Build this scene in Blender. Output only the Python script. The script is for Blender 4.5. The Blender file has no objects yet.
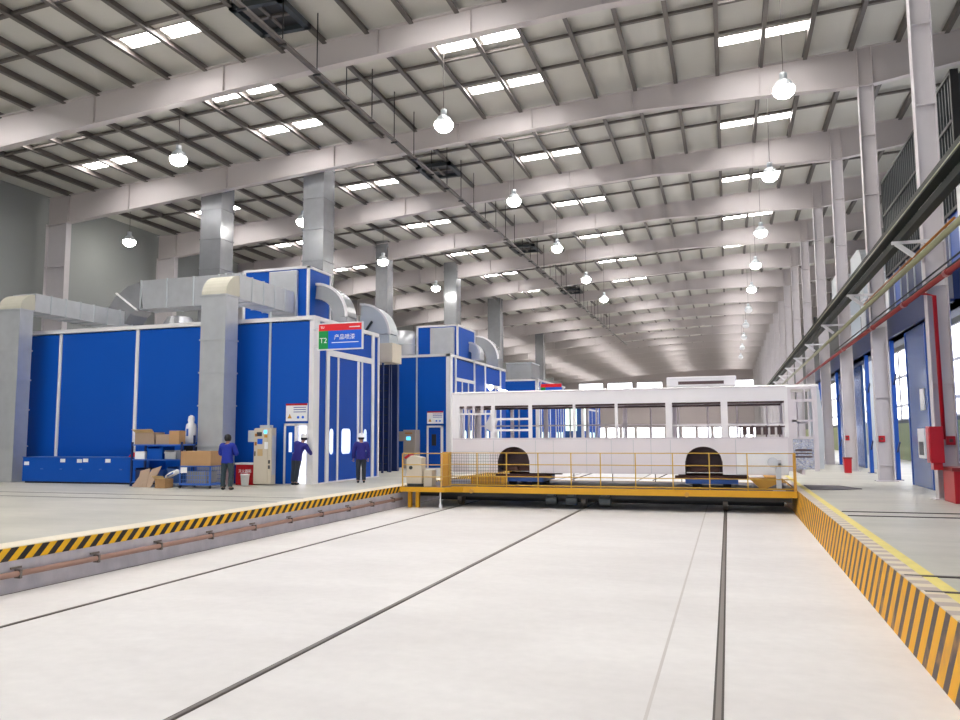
import bpy, bmesh, math, random
from mathutils import Vector, Matrix
random.seed(7)
scene = bpy.context.scene
COL = scene.collection
PI = math.pi

# ------------------------------------------------------------------ helpers
def lin(c):
    c = c / 255.0
    return c / 12.92 if c <= 0.04045 else ((c + 0.055) / 1.055) ** 2.4
def rgb(r, g, b):
    return (lin(r), lin(g), lin(b), 1.0)

def new_mat(name):
    m = bpy.data.materials.new(name); m.use_nodes = True
    nt = m.node_tree
    return m, nt, nt.nodes, nt.links, nt.nodes['Principled BSDF']

def mat(name, c, rough=0.5, metal=0.0, var=0.06, scale=3.0, bump=0.0, bscale=40.0, stretch=(1, 1, 1), spec=0.5):
    m, nt, N, L, p = new_mat(name)
    tc = N.new('ShaderNodeTexCoord'); mp = N.new('ShaderNodeMapping'); mp.inputs['Scale'].default_value = stretch
    no = N.new('ShaderNodeTexNoise'); no.inputs['Scale'].default_value = scale; no.inputs['Detail'].default_value = 5
    L.new(tc.outputs['Object'], mp.inputs['Vector']); L.new(mp.outputs['Vector'], no.inputs['Vector'])
    mx = N.new('ShaderNodeMix'); mx.data_type = 'RGBA'
    base = rgb(*c)
    mx.inputs['A'].default_value = tuple(min(1, x * (1 - var)) for x in base[:3]) + (1,)
    mx.inputs['B'].default_value = tuple(min(1, x * (1 + var)) for x in base[:3]) + (1,)
    L.new(no.outputs['Fac'], mx.inputs['Factor']); L.new(mx.outputs['Result'], p.inputs['Base Color'])
    p.inputs['Roughness'].default_value = rough; p.inputs['Metallic'].default_value = metal
    p.inputs['Specular IOR Level'].default_value = spec
    if bump:
        n2 = N.new('ShaderNodeTexNoise'); n2.inputs['Scale'].default_value = bscale
        L.new(mp.outputs['Vector'], n2.inputs['Vector'])
        b = N.new('ShaderNodeBump'); b.inputs['Strength'].default_value = bump; b.inputs['Distance'].default_value = 0.02
        L.new(n2.outputs['Fac'], b.inputs['Height']); L.new(b.outputs['Normal'], p.inputs['Normal'])
    return m

def emit(name, c, strength):
    m, nt, N, L, p = new_mat(name)
    p.inputs['Base Color'].default_value = rgb(*c)
    p.inputs['Emission Color'].default_value = rgb(*c)
    no = N.new('ShaderNodeTexNoise'); no.inputs['Scale'].default_value = 1.5
    mr = N.new('ShaderNodeMapRange'); mr.inputs['To Min'].default_value = strength * 0.92; mr.inputs['To Max'].default_value = strength * 1.08
    L.new(no.outputs['Fac'], mr.inputs['Value']); L.new(mr.outputs['Result'], p.inputs['Emission Strength'])
    return m

def concrete(name, c1, c2, rough, s=0.35, fine=6.0):
    m, nt, N, L, p = new_mat(name)
    g = N.new('ShaderNodeNewGeometry')
    n1 = N.new('ShaderNodeTexNoise'); n1.inputs['Scale'].default_value = s; n1.inputs['Detail'].default_value = 6; n1.inputs['Roughness'].default_value = 0.6
    mp = N.new('ShaderNodeMapping'); mp.inputs['Scale'].default_value = (1.0, 2.2, 1.0)
    L.new(g.outputs['Position'], mp.inputs['Vector']); L.new(mp.outputs['Vector'], n1.inputs['Vector'])
    n2 = N.new('ShaderNodeTexNoise'); n2.inputs['Scale'].default_value = fine; n2.inputs['Detail'].default_value = 4
    L.new(g.outputs['Position'], n2.inputs['Vector'])
    r = N.new('ShaderNodeValToRGB'); r.color_ramp.elements[0].position = 0.33; r.color_ramp.elements[1].position = 0.66
    r.color_ramp.elements[0].color = rgb(*c1); r.color_ramp.elements[1].color = rgb(*c2)
    L.new(n1.outputs['Fac'], r.inputs['Fac'])
    mx = N.new('ShaderNodeMix'); mx.data_type = 'RGBA'; mx.blend_type = 'MULTIPLY'; mx.inputs['Factor'].default_value = 0.12
    L.new(r.outputs['Color'], mx.inputs['A']); L.new(n2.outputs['Fac'], mx.inputs['B'])
    L.new(mx.outputs['Result'], p.inputs['Base Color'])
    mr = N.new('ShaderNodeMapRange'); mr.inputs['To Min'].default_value = rough - 0.1; mr.inputs['To Max'].default_value = rough + 0.1
    L.new(n1.outputs['Fac'], mr.inputs['Value']); L.new(mr.outputs['Result'], p.inputs['Roughness'])
    return m

def stripes(name, ca, cb, period, kz, wear=0.0, wc=(190, 170, 140), kx=0.0, duty=0.5):
    """diagonal hazard stripes: position Y + kz*Z, repeated every period metres"""
    m, nt, N, L, p = new_mat(name)
    g = N.new('ShaderNodeNewGeometry'); s = N.new('ShaderNodeSeparateXYZ'); L.new(g.outputs['Position'], s.inputs[0])
    def mth(op, a, b):
        n = N.new('ShaderNodeMath'); n.operation = op
        for i, v in enumerate((a, b)):
            if isinstance(v, (int, float)): n.inputs[i].default_value = v
            else: L.new(v, n.inputs[i])
        return n.outputs[0]
    u = mth('ADD', s.outputs['Y'], mth('MULTIPLY', s.outputs['Z'], kz))
    u = mth('ADD', u, mth('MULTIPLY', s.outputs['X'], kx))
    f = mth('FRACT', mth('DIVIDE', mth('ADD', u, 100.0), period), 0.0)
    st = mth('GREATER_THAN', f, duty)
    mx = N.new('ShaderNodeMix'); mx.data_type = 'RGBA'
    mx.inputs['A'].default_value = rgb(*ca); mx.inputs['B'].default_value = rgb(*cb); L.new(st, mx.inputs['Factor'])
    no = N.new('ShaderNodeTexNoise'); no.inputs['Scale'].default_value = 3.5; no.inputs['Detail'].default_value = 6
    L.new(g.outputs['Position'], no.inputs['Vector'])
    w = N.new('ShaderNodeMapRange'); w.inputs['From Min'].default_value = 0.5; w.inputs['From Max'].default_value = 0.72; w.inputs['To Max'].default_value = wear
    L.new(no.outputs['Fac'], w.inputs['Value'])
    m2 = N.new('ShaderNodeMix'); m2.data_type = 'RGBA'; m2.inputs['B'].default_value = rgb(*wc)
    L.new(w.outputs['Result'], m2.inputs['Factor']); L.new(mx.outputs['Result'], m2.inputs['A'])
    L.new(m2.outputs['Result'], p.inputs['Base Color']); p.inputs['Roughness'].default_value = 0.55
    return m

def thing(name, label, cat, loc=(0, 0, 0), rz=0.0, group=None):
    o = bpy.data.objects.new(name, None); COL.objects.link(o)
    o.location = loc; o.rotation_euler = (0, 0, rz); o.empty_display_size = 0.2
    o['label'] = label; o['category'] = cat
    if group: o['group'] = group
    return o
def tag(o, label, cat, group=None):
    o['label'] = label; o['category'] = cat
    if group: o['group'] = group
    return o
def structure(o):
    o['kind'] = 'structure'; return o

def dup(root, loc, label=None, group=None):
    r = root.copy(); COL.objects.link(r); r.location = loc
    if label: r['label'] = label
    if group: r['group'] = group
    for ch in list(root.children):
        c = ch.copy(); COL.objects.link(c); c.parent = r
        for g in list(ch.children):
            d = g.copy(); COL.objects.link(d); d.parent = c
    return r

class MB:
    """collects solids in world (or thing-local) coordinates, then links them as one mesh object"""
    def __init__(self, off=(0, 0, 0)):
        self.off = Vector(off.location if hasattr(off, 'location') else off)
        self.bm = bmesh.new()
    def box(self, x0, x1, y0, y1, z0, z1):
        vs = [self.bm.verts.new((x, y, z)) for x in (x0, x1) for y in (y0, y1) for z in (z0, z1)]
        for f in ((0, 1, 3, 2), (4, 6, 7, 5), (0, 4, 5, 1), (2, 3, 7, 6), (0, 2, 6, 4), (1, 5, 7, 3)):
            self.bm.faces.new([vs[i] for i in f])
        return self
    def hexa(self, p):
        vs = [self.bm.verts.new(q) for q in p]
        for f in ((0, 3, 2, 1), (4, 5, 6, 7), (0, 1, 5, 4), (1, 2, 6, 5), (2, 3, 7, 6), (3, 0, 4, 7)):
            self.bm.faces.new([vs[i] for i in f])
        return self
    def bar(self, a, b, w, h=None, up=(0, 0, 1)):
        h = h or w
        a = Vector(a); b = Vector(b); d = (b - a).normalized(); up = Vector(up)
        if abs(d.dot(up)) > 0.98: up = Vector((0, 1, 0))
        s = d.cross(up).normalized(); u = s.cross(d).normalized()
        q = []
        for c in (a, b):
            for i, j in ((-1, -1), (1, -1), (1, 1), (-1, 1)):
                q.append(c + s * (i * w / 2) + u * (j * h / 2))
        return self.hexa(q)
    def tube(self, pts, r, n=10, caps=True):
        pts = [Vector(p) for p in pts]; rings = []
        rr = r if isinstance(r, (list, tuple)) else [r] * len(pts)
        for i, p in enumerate(pts):
            d = (pts[min(i + 1, len(pts) - 1)] - pts[max(i - 1, 0)]).normalized()
            up = Vector((0, 0, 1)) if abs(d.z) < 0.95 else Vector((0, 1, 0))
            s = d.cross(up).normalized(); u = s.cross(d).normalized()
            rings.append([self.bm.verts.new(p + (s * math.cos(2 * PI * k / n) + u * math.sin(2 * PI * k / n)) * rr[i]) for k in range(n)])
        for a, b in zip(rings, rings[1:]):
            for k in range(n):
                self.bm.faces.new((a[k], a[(k + 1) % n], b[(k + 1) % n], b[k]))
        if caps:
            self.bm.faces.new(list(reversed(rings[0]))); self.bm.faces.new(rings[-1])
        return self
    def prism(self, poly, axis, a, b):
        """extrude polygon given in the two other axes along axis ('x','y','z')"""
        def P(u, v, w):
            return {'x': (w, u, v), 'y': (u, w, v), 'z': (u, v, w)}[axis]
        va = [self.bm.verts.new(P(u, v, a)) for u, v in poly]; vb = [self.bm.verts.new(P(u, v, b)) for u, v in poly]
        n = len(poly)
        self.bm.faces.new(va); self.bm.faces.new(list(reversed(vb)))
        for i in range(n):
            self.bm.faces.new((va[i], vb[i], vb[(i + 1) % n], va[(i + 1) % n]))
        return self
    def lathe(self, prof, c, n=20):
        c = Vector(c); rings = []
        for r, z in prof:
            rings.append([self.bm.verts.new(c + Vector((r * math.cos(2 * PI * k / n), r * math.sin(2 * PI * k / n), z))) for k in range(n)])
        for a, b in zip(rings, rings[1:]):
            for k in range(n):
                self.bm.faces.new((a[k], a[(k + 1) % n], b[(k + 1) % n], b[k]))
        self.bm.faces.new(list(reversed(rings[0]))); self.bm.faces.new(rings[-1])
        return self
    def ball(self, c, r, sz=1.0, n=14):
        m = max(6, n // 2)
        return self.lathe([(max(1e-3, r * math.sin(PI * i / m)), -r * sz * math.cos(PI * i / m)) for i in range(m + 1)], c, n)
    def build(self, name, m, parent=None, smooth=False, bevel=0.0, seg=2):
        bmesh.ops.recalc_face_normals(self.bm, faces=self.bm.faces)
        me = bpy.data.meshes.new(name)
        for v in self.bm.verts: v.co -= self.off
        self.bm.to_mesh(me); self.bm.free()
        if smooth:
            for p in me.polygons: p.use_smooth = True
        me.materials.append(m)
        o = bpy.data.objects.new(name, me); COL.objects.link(o)
        if parent: o.parent = parent
        else: o.location = self.off
        if bevel:
            b = o.modifiers.new('bevel', 'BEVEL'); b.width = bevel; b.segments = seg; b.limit_method = 'ANGLE'
        return o

def duct_path(mb, pts, w, h, side):
    """rectangular duct swept along pts; side = fixed width axis vector"""
    pts = [Vector(p) for p in pts]; side = Vector(side).normalized(); rings = []
    for i, p in enumerate(pts):
        d = (pts[min(i + 1, len(pts) - 1)] - pts[max(i - 1, 0)]).normalized()
        u = side.cross(d).normalized()
        rings.append([mb.bm.verts.new(p + side * (a * w / 2) + u * (b * h / 2)) for a, b in ((-1, -1), (1, -1), (1, 1), (-1, 1))])
    for a, b in zip(rings, rings[1:]):
        for k in range(4):
            mb.bm.faces.new((a[k], a[(k + 1) % 4], b[(k + 1) % 4], b[k]))
    mb.bm.faces.new(rings[0]); mb.bm.faces.new(rings[-1])
    return mb
def arc(c, r, a0, a1, ax, n=8):
    """quarter arc points; ax = (u, v) unit vectors"""
    c = Vector(c); u = Vector(ax[0]); v = Vector(ax[1])
    return [c + u * (r * math.cos(a0 + (a1 - a0) * i / n)) + v * (r * math.sin(a0 + (a1 - a0) * i / n)) for i in range(n + 1)]

def text_mesh(s, size, m, parent, loc, rot, name='lettering', depth=0.004):
    cu = bpy.data.curves.new('t', 'FONT'); cu.body = s; cu.size = size; cu.extrude = depth; cu.align_x = 'CENTER'; cu.align_y = 'CENTER'
    tmp = bpy.data.objects.new('t', cu); COL.objects.link(tmp)
    dg = bpy.context.evaluated_depsgraph_get()
    me = bpy.data.meshes.new_from_object(tmp.evaluated_get(dg))
    bpy.data.objects.remove(tmp)
    me.materials.clear(); me.materials.append(m)
    o = bpy.data.objects.new(name, me); COL.objects.link(o)
    if parent: o.parent = parent; o.location = Vector(loc) - Vector(parent.location if parent.parent is None else parent.parent.location)
    else: o.location = loc
    o.rotation_euler = rot
    return o

# ------------------------------------------------------------------ materials
M = {}
M['pit'] = concrete('pit_concrete', (226, 222, 220), (238, 235, 233), 0.5)
M['floor'] = concrete('floor_concrete', (188, 185, 172), (212, 208, 196), 0.42)
M['kerb_wall'] = concrete('kerb_concrete', (196, 194, 204), (216, 212, 220), 0.7, 1.5)
M['sheet'] = mat('roof_sheet', (200, 198, 190), 0.6, var=0.08, scale=0.5)
M['purlin'] = mat('purlin_steel', (100, 94, 90), 0.45, 0.2, var=0.1)
M['white_steel'] = mat('painted_white_steel', (197, 189, 188), 0.45, var=0.05, scale=0.8)
M['col'] = mat('painted_column', (206, 200, 202), 0.45, var=0.05)
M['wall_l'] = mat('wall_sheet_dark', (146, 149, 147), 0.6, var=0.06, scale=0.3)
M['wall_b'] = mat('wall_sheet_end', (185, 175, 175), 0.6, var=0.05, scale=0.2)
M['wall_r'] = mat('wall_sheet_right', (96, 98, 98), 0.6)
M['olive'] = mat('olive_lower_wall', (160, 168, 122), 0.6)
M['blue'] = mat('booth_blue_panel', (6, 82, 182), 0.4, var=0.05, scale=0.6, spec=0.25)
M['blue2'] = mat('booth_blue_door', (12, 74, 172), 0.6, var=0.05, spec=0.2)
M['navy'] = mat('dark_navy_steel', (22, 42, 92), 0.4)
M['cyan'] = mat('gloss_blue_post', (20, 82, 178), 0.28)
M['slate'] = mat('slate_blue_panel', (70, 104, 168), 0.22, 0.15)
M['trim'] = mat('white_trim', (230, 228, 230), 0.4, var=0.02)
M['alu'] = mat('light_aluminium', (200, 206, 210), 0.32, 0.3, var=0.05)
M['galv'] = mat('galvanised_duct', (204, 206, 210), 0.3, 0.5, var=0.12, scale=2.5)
M['galv_d'] = mat('galvanised_duct_dark', (166, 168, 172), 0.26, 0.5, var=0.18, scale=2.0)
M['cream'] = mat('cream_duct_wrap', (208, 204, 188), 0.5, 0.2)
M['bus'] = mat('bus_white_primer', (246, 242, 245), 0.22, var=0.02)
M['bus_side'] = mat('bus_side_primer', (238, 231, 235), 0.28, var=0.04, scale=0.9)
M['bus_frame'] = mat('bus_frame_white', (226, 218, 224), 0.4, var=0.03)
M['foil'] = mat('crinkled_foil', (190, 190, 202), 0.25, 0.8, var=0.3, scale=9, bump=0.9, bscale=14)
M['dark'] = mat('dark_rubber', (34, 32, 34), 0.6)
M['arch'] = mat('wheel_arch_dark', (96, 78, 80), 0.7)
M['black'] = mat('black_steel', (28, 27, 28), 0.45)
M['deck'] = mat('deck_plate', (84, 76, 84), 0.5, 0.3)
M['yellow'] = mat('safety_yellow', (222, 164, 24), 0.42, var=0.06)
M['yellow_rail'] = mat('rail_yellow', (214, 172, 70), 0.42, var=0.05)
M['ochre'] = mat('ochre_paint', (206, 152, 58), 0.5)
M['cart_blue'] = mat('dolly_blue', (58, 104, 190), 0.45)
M['rust'] = mat('brown_oxide', (92, 58, 50), 0.6)
M['pipe_brown'] = mat('brown_pipe', (164, 128, 114), 0.5, var=0.1)
M['beige'] = mat('beige_cabinet', (212, 202, 184), 0.45, var=0.03)
M['red'] = mat('fire_red', (184, 14, 30), 0.35)
M['red2'] = mat('red_pipe', (136, 36, 34), 0.4)
M['white'] = mat('white_plastic', (246, 246, 248), 0.4, var=0.02)
M['card'] = mat('cardboard', (186, 146, 104), 0.8, var=0.06, scale=6)
M['card2'] = mat('cardboard_light', (208, 178, 130), 0.8, var=0.05, scale=6)
M['grey_box'] = mat('grey_cabinet', (164, 154, 146), 0.45, var=0.03)
M['card3'] = mat('cardboard_grey', (176, 152, 132), 0.8, var=0.06, scale=6)
M['tray'] = mat('dark_green_busbar', (20, 27, 18), 0.5, 0.0, var=0.25, spec=0.25)
M['ypipe'] = mat('yellow_green_pipe', (156, 156, 122), 0.35, 0.2, var=0.08)
M['orange'] = mat('orange_pipe', (180, 116, 44), 0.4)
M['mesh_dark'] = mat('dark_louvre', (58, 64, 68), 0.4, 0.3)
M['skin'] = mat('skin', (196, 148, 122), 0.55, var=0.03)
M['hair'] = mat('black_hair', (24, 22, 24), 0.5)
M['jacket'] = mat('blue_jacket', (24, 48, 160), 0.75, var=0.1, scale=8)
M['jacket2'] = mat('indigo_jacket', (36, 34, 126), 0.75, var=0.1, scale=8)
M['trouser'] = mat('dark_trousers', (44, 50, 62), 0.8, var=0.1, scale=8)
M['trouser2'] = mat('grey_green_trousers', (52, 68, 76), 0.8, var=0.1, scale=8)
M['shoe'] = mat('black_shoe', (26, 26, 28), 0.5)
M['sign_blue'] = mat('sign_blue', (10, 96, 222), 0.3)
M['sign_red'] = mat('sign_red', (232, 30, 40), 0.3)
M['sign_green'] = mat('sign_green', (10, 150, 72), 0.3)
M['text_white'] = mat('white_lettering', (248, 248, 248), 0.4, var=0.01)
M['text_blue'] = mat('blue_lettering', (70, 80, 170), 0.4)
M['text_dark'] = mat('dark_lettering', (60, 60, 66), 0.4)
M['hazL'] = stripes('hazard_stripe_kerb', (246, 190, 10), (22, 18, 20), 0.285, -1.0, 0.15, (120, 90, 60))
M['hazR'] = stripes('hazard_stripe_wall', (250, 184, 6), (84, 68, 68), 0.40, 0.42, 0.6, (206, 150, 76), 0.0, 0.58)
M['hazTop'] = stripes('worn_stripe_top', (226, 212, 186), (190, 172, 160), 0.40, 0.0, 0.4, (214, 204, 190))
M['yline'] = mat('yellow_floor_line', (240, 222, 120), 0.5, var=0.15, scale=4)
M['wline'] = mat('white_floor_line', (236, 226, 206), 0.5, var=0.06, scale=4)
M['rail'] = mat('rail_steel', (128, 120, 114), 0.35, 0.6)
M['groove'] = mat('rail_groove', (80, 74, 70), 0.7)
M['joint'] = mat('floor_joint', (206, 200, 196), 0.8)
M['sky'] = emit('skylight_glow', (255, 252, 250), 24.0)
M['bulb'] = emit('lamp_glow', (255, 251, 242), 42.0)
M['win'] = emit('bright_window', (246, 248, 255), 4.0)
M['win_soft'] = emit('lit_booth_pane', (214, 238, 226), 1.1)
M['screen'] = emit('lit_panel_screen', (90, 190, 240), 1.5)
m_, nt_, N_, L_, p_ = new_mat('door_pane_glass'); M['glass'] = m_
p_.inputs['Base Color'].default_value = (0.85, 0.95, 0.93, 1); p_.inputs['Roughness'].default_value = 0.05
p_.inputs['Transmission Weight'].default_value = 1.0; p_.inputs['IOR'].default_value = 1.02

# ------------------------------------------------------------------ main dimensions
BAY = 8.05
Y0 = 22.35                       # plane of the first girder in view
PITZ = -0.67
PXL, PXR = -10.40, 1.87          # pit side walls
XL, XR = -32.9, 10.6             # hall side walls
YN, YF = -14.0, 162.0            # near edge of floor / end wall
def ztop(x): return 15.50 + 0.052 * x
ORD = ['nearest', 'second', 'third', 'fourth', 'fifth', 'sixth', 'seventh', 'eighth', 'ninth', 'tenth']

# ------------------------------------------------------------------ floors, pit, walls
b = MB(); b.box(XL, PXL - 0.32, YN, YF, -0.9, 0.0); b.box(PXR + 0.2, XR, YN, YF, -0.9, 0.0)
structure(b.build('floor', M['floor']))
b = MB(); b.box(PXL - 0.3, PXR + 0.2, YN, YF, -0.95, PITZ)
structure(b.build('pit_floor', M['pit']))
b = MB(); b.box(PXL - 0.32, PXL, YN, YF, PITZ, -0.19); structure(b.build('wall_pit_left', M['kerb_wall']))
b = MB(); b.box(PXL - 0.32, PXL + 0.015, YN, YF, -0.19, 0.0); structure(b.build('trim_1', M['hazL']))
b = MB(); b.box(PXL - 0.52, PXL - 0.02, YN, YF, 0.0, 0.012); structure(b.build('trim_2', M['wline']))
b = MB(); b.prism([(PXR, 0.0), (PXR + 0.2, 0.0), (PXR + 0.2, PITZ), (PXR - 0.09, PITZ)], 'y', YN, YF)
structure(b.build('wall_pit_right', M['hazR']))
b = MB(); b.box(PXR, PXR + 0.2, YN, 60.0, 0.0, 0.012); structure(b.build('trim_3', M['hazTop']))
b = MB(); b.box(PXR + 0.2, PXR + 0.36, YN, 60.0, 0.0, 0.006); structure(b.build('trim_4', M['yline']))
b = MB(); b.box(-0.745, -0.715, YN, 60, PITZ, PITZ + 0.003); structure(b.build('trim_5', M['joint']))
b = MB(); b.box(PXL + .03, PXL + .055, YN, 60, PITZ, PITZ + 0.004); structure(b.build('trim_6', M['groove']))
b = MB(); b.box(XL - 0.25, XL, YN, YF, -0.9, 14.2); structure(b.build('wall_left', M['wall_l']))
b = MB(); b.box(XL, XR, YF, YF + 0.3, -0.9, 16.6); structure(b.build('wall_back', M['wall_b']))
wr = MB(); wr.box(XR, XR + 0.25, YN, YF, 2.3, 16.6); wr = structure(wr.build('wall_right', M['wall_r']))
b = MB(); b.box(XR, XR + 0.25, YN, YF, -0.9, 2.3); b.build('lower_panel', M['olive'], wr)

# roof sheet with purlins and bridging bars
b = MB()
x0, x1 = XL - 0.3, XR + 0.3
b.hexa([(x0, YN, ztop(x0) + .22), (x1, YN, ztop(x1) + .22), (x1, YF + .3, ztop(x1) + .22), (x0, YF + .3, ztop(x0) + .22),
        (x0, YN, ztop(x0) + .32), (x1, YN, ztop(x1) + .32), (x1, YF + .3, ztop(x1) + .32), (x0, YF + .3, ztop(x0) + .32)])
ceil = structure(b.build('ceiling', M['sheet']))
PX = [0.05 + 1.57 * k for k in range(-20, 7)]
for x in PX:
    z = ztop(x)
    b = MB(); b.box(x - .05, x - .03, YN, YF, z - .04, z + .22); b.box(x - .05, x + .10, YN, YF, z - .06, z - .04); b.box(x + .08, x + .10, YN, YF, z - .04, z)
    b.build('purlin', M['purlin'], ceil)
NB = 18
for n in range(-3, NB):
    for dy in (3.0, 5.0):
        y = Y0 + n * BAY + dy
        if y > YF or y < YN: continue
        b = MB(); b.bar((PX[0], y, ztop(PX[0]) + .10), (PX[-1], y, ztop(PX[-1]) + .08), 0.13, 0.09)
        b.build('bridging_bar', M['purlin'], ceil)

# skylights: two translucent panes between three purlins, two per bay in four rows
def skylight(k, y, zz=None):
    xa, xb, xc = 0.05 + 1.57 * k, 0.05 + 1.57 * (k + 1), 0.05 + 1.57 * (k + 2)
    xm = (xa + xc) / 2
    off = (xm, y, ztop(xm) + .2)
    b = MB(off); 
    for (u, v) in ((y - .36, y - .31), (y + .31, y + .36)):
        b.hexa([(xa, u, ztop(xa) + .19), (xc, u, ztop(xc) + .19), (xc, v, ztop(xc) + .19), (xa, v, ztop(xa) + .19),
                (xa, u, ztop(xa) + .225), (xc, u, ztop(xc) + .225), (xc, v, ztop(xc) + .225), (xa, v, ztop(xa) + .225)])
    f = b.build('window_1', M['white_steel'])
    structure(f)
    for (p, q) in ((xa + .12, xb - .08), (xb + .14, xc - .08)):
        b = MB(off)
        b.hexa([(p, y - .31, ztop(p) + .2), (q, y - .31, ztop(q) + .2), (q, y + .31, ztop(q) + .2), (p, y + .31, ztop(p) + .2),
                (p, y - .31, ztop(p) + .216), (q, y - .31, ztop(q) + .216), (q, y + .31, ztop(q) + .216), (p, y + .31, ztop(p) + .216)])
        b.build('pane', M['sky'], f)
    return f
wn = 0
for n in range(-3, NB):
    for dy in (2.3, 5.85):
        y = Y0 + n * BAY + dy
        if y > YF - 1: continue
        for k in (-18, -12, -6, 0):
            wn += 1
            skylight(k, y).name = 'window_%d' % wn

# end wall windows (clerestory strip and low strip)
for i, xc_ in enumerate(range(-27, 9, 6)):
    for (z0, z1, w) in ((10.7, 12.3, 2.45), (1.0, 3.1, 1.2)):
        xs = (xc_,) if w > 2 else (xc_ - 1.5, xc_ + 1.5)
        for xx in xs:
            wn += 1
            b = MB((xx, YF, z0)); b.box(xx - w - .08, xx + w + .08, YF - .06, YF, z0 - .08, z1 + .08)
            f = structure(b.build('window_%d' % wn, M['trim']))
            b = MB((xx, YF, z0)); b.box(xx - w, xx + w, YF - .08, YF - .061, z0, z1); b.build('pane', M['win'], f)
# right wall windows
for i in range(20):
    y = 18.0 + i * 5.0
    wn += 1
    b = MB((XR, y, 2.6)); b.box(XR - .05, XR, y - 2.35, y + 2.35, 2.5, 6.9)
    f = structure(b.build('window_%d' % wn, M['trim']))
    for (u, v) in ((2.6, 3.3), (3.5, 5.1), (5.3, 6.8)):
        for s in (-1.5, 0.0, 1.5):
            b = MB((XR, y, 2.6)); b.box(XR - .07, XR - .051, y + s - .68, y + s + .68, u, v); b.build('pane', M['win'], f)

# ------------------------------------------------------------------ girders
bot = [(-32.6, 12.35), (-31.3, 12.45), (-22.2, 13.2), (-12.0, 13.98), (-3.2, 14.46), (1.5, 14.40), (5.2, 14.30), (9.0, 14.85), (10.5, 14.9)]
def girder_mesh():
    b = MB()
    for (xa, za), (xb, zb) in zip(bot, bot[1:]):
        ta, tb = ztop(xa), ztop(xb)
        b.hexa([(xa, -.02, za), (xb, -.02, zb), (xb, .02, zb), (xa, .02, za), (xa, -.02, ta), (xb, -.02, tb), (xb, .02, tb), (xa, .02, ta)])
        b.hexa([(xa, -.16, za - .025), (xb, -.16, zb - .025), (xb, .16, zb - .025), (xa, .16, za - .025), (xa, -.16, za), (xb, -.16, zb), (xb, .16, zb), (xa, .16, za)])
        b.hexa([(xa, -.14, ta - .03), (xb, -.14, tb - .03), (xb, .14, tb - .03), (xa, .14, ta - .03), (xa, -.14, ta - .005), (xb, -.14, tb - .005), (xb, .14, tb - .005), (xa, .14, ta - .005)])
    def zb_(x):
        for (xa, za), (xb, zb) in zip(bot, bot[1:]):
            if xa <= x <= xb: return za + (zb - za) * (x - xa) / (xb - xa)
    for x in (-31.3, -27.6, -22.0, -16.4, -10.5, -7.3, -3.2, 1.6, 4.98, 5.45, 8.9):
        b.box(x - .012, x + .012, -.13, .13, zb_(x), ztop(x) - .03)
    return b
g0 = girder_mesh().build('roof_girder', M['white_steel'])
tag(g0, '', 'beam', 'white tapered roof girders across the hall')
NG = 19
for n in range(-1, NG - 1):
    o = g0 if n == -1 else g0.copy()
    if n != -1: COL.objects.link(o)
    o.location = (0, Y0 + n * BAY, 0)
    if n == -1: o['label'] = 'white tapered roof girder overhead, nearer than every other girder at the picture top'
    elif n < 9: o['label'] = 'white tapered roof girder across the hall, %s in view from the camera' % ORD[n]
    else: o['label'] = 'far white roof girder in the crowded rows beyond the ninth girder'

# ------------------------------------------------------------------ columns
def column_mesh(xa, xb, zt, base=True):
    b = MB()
    b.box(xa, xa + .022, -.16, .16, 0, zt); b.box(xb - .022, xb, -.16, .16, 0, zt); b.box(xa, xb, -.012, .012, 0, zt)
    for z in (0.55, 2.9, 5.4, 7.6, 10.2, 12.4):
        if z < zt: b.box(xa, xb, -.15, .15, z, z + .02)
    return b
root = thing('steel_column', '', 'column', (4.95, Y0 - BAY, 0), 0, 'row of white steel columns on the right')
column_mesh(0, 0.5, 14.29).build('shaft', M['col'], root)
b = MB(); b.box(-.1, .6, -.25, .25, 0, .03); b.build('base_plate', M['col'], root)
for n in range(0, NG - 1):
    lab = 'tall white steel column in the right hand row, %s from the camera' % ORD[n] if n < 8 else \
          'distant white steel column in the right hand row, beyond the eighth column'
    if n == 0: root.location = (4.95, Y0, 0); root['label'] = lab
    else: dup(root, (4.95, Y0 + n * BAY, 0), lab)
root = thing('wall_column', '', 'column', (-32.6, Y0, 0), 0, 'white columns against the left wall')
column_mesh(0, 1.3, 12.44).build('shaft', M['col'], root)
for n in range(0, 6):
    lab = 'white steel column against the left wall under the %s girder in view' % (ORD[n] if n else 'first')
    if n == 0: root['label'] = lab
    else: dup(root, (-32.6, Y0 + n * BAY, 0), lab)

# ------------------------------------------------------------------ high-bay lamps
def make_lamp(x, y, z, lab, lit=True):
    t = thing('high_bay_lamp', lab, 'lamp', (x, y, z), 0, 'round high-bay lamps hanging from the roof')
    b = MB(); b.tube([(0, 0, .52), (0, 0, ztop(x) + .2 - z)], .012, 6); b.build('hanger_rod', M['purlin'], t)
    b = MB(); b.lathe([(.09, .30), (.11, .32), (.11, .50), (.03, .53)], (0, 0, 0), 14); b.build('housing', M['alu'], t, True)
    b = MB(); b.lathe([(.10, .32), (.22, .22), (.31, .05), (.33, -.02), (.325, -.02), (.30, .05), (.21, .21), (.09, .30)], (0, 0, 0), 22)
    b.build('reflector', M['alu'], t, True)
    b = MB(); b.ball((0, 0, -.04), .33, 0.8, 18); b.build('bulb', M['bulb'] if lit else M['white'], t, True)
    return t
rows = [(-9.1, 12.5, 'middle row of lamps', [24.7, 34.1, 43.7, 53.4, 61.7]),
        (-20.0, 12.45, 'row of lamps above the blue booths', [24.5, 33.85, 43.4, 52.6]),
        (2.0, 12.3, 'row of lamps beside the right hand columns', [25.0, 33.4, 43.0, 51.3, 60.0])]
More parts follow.
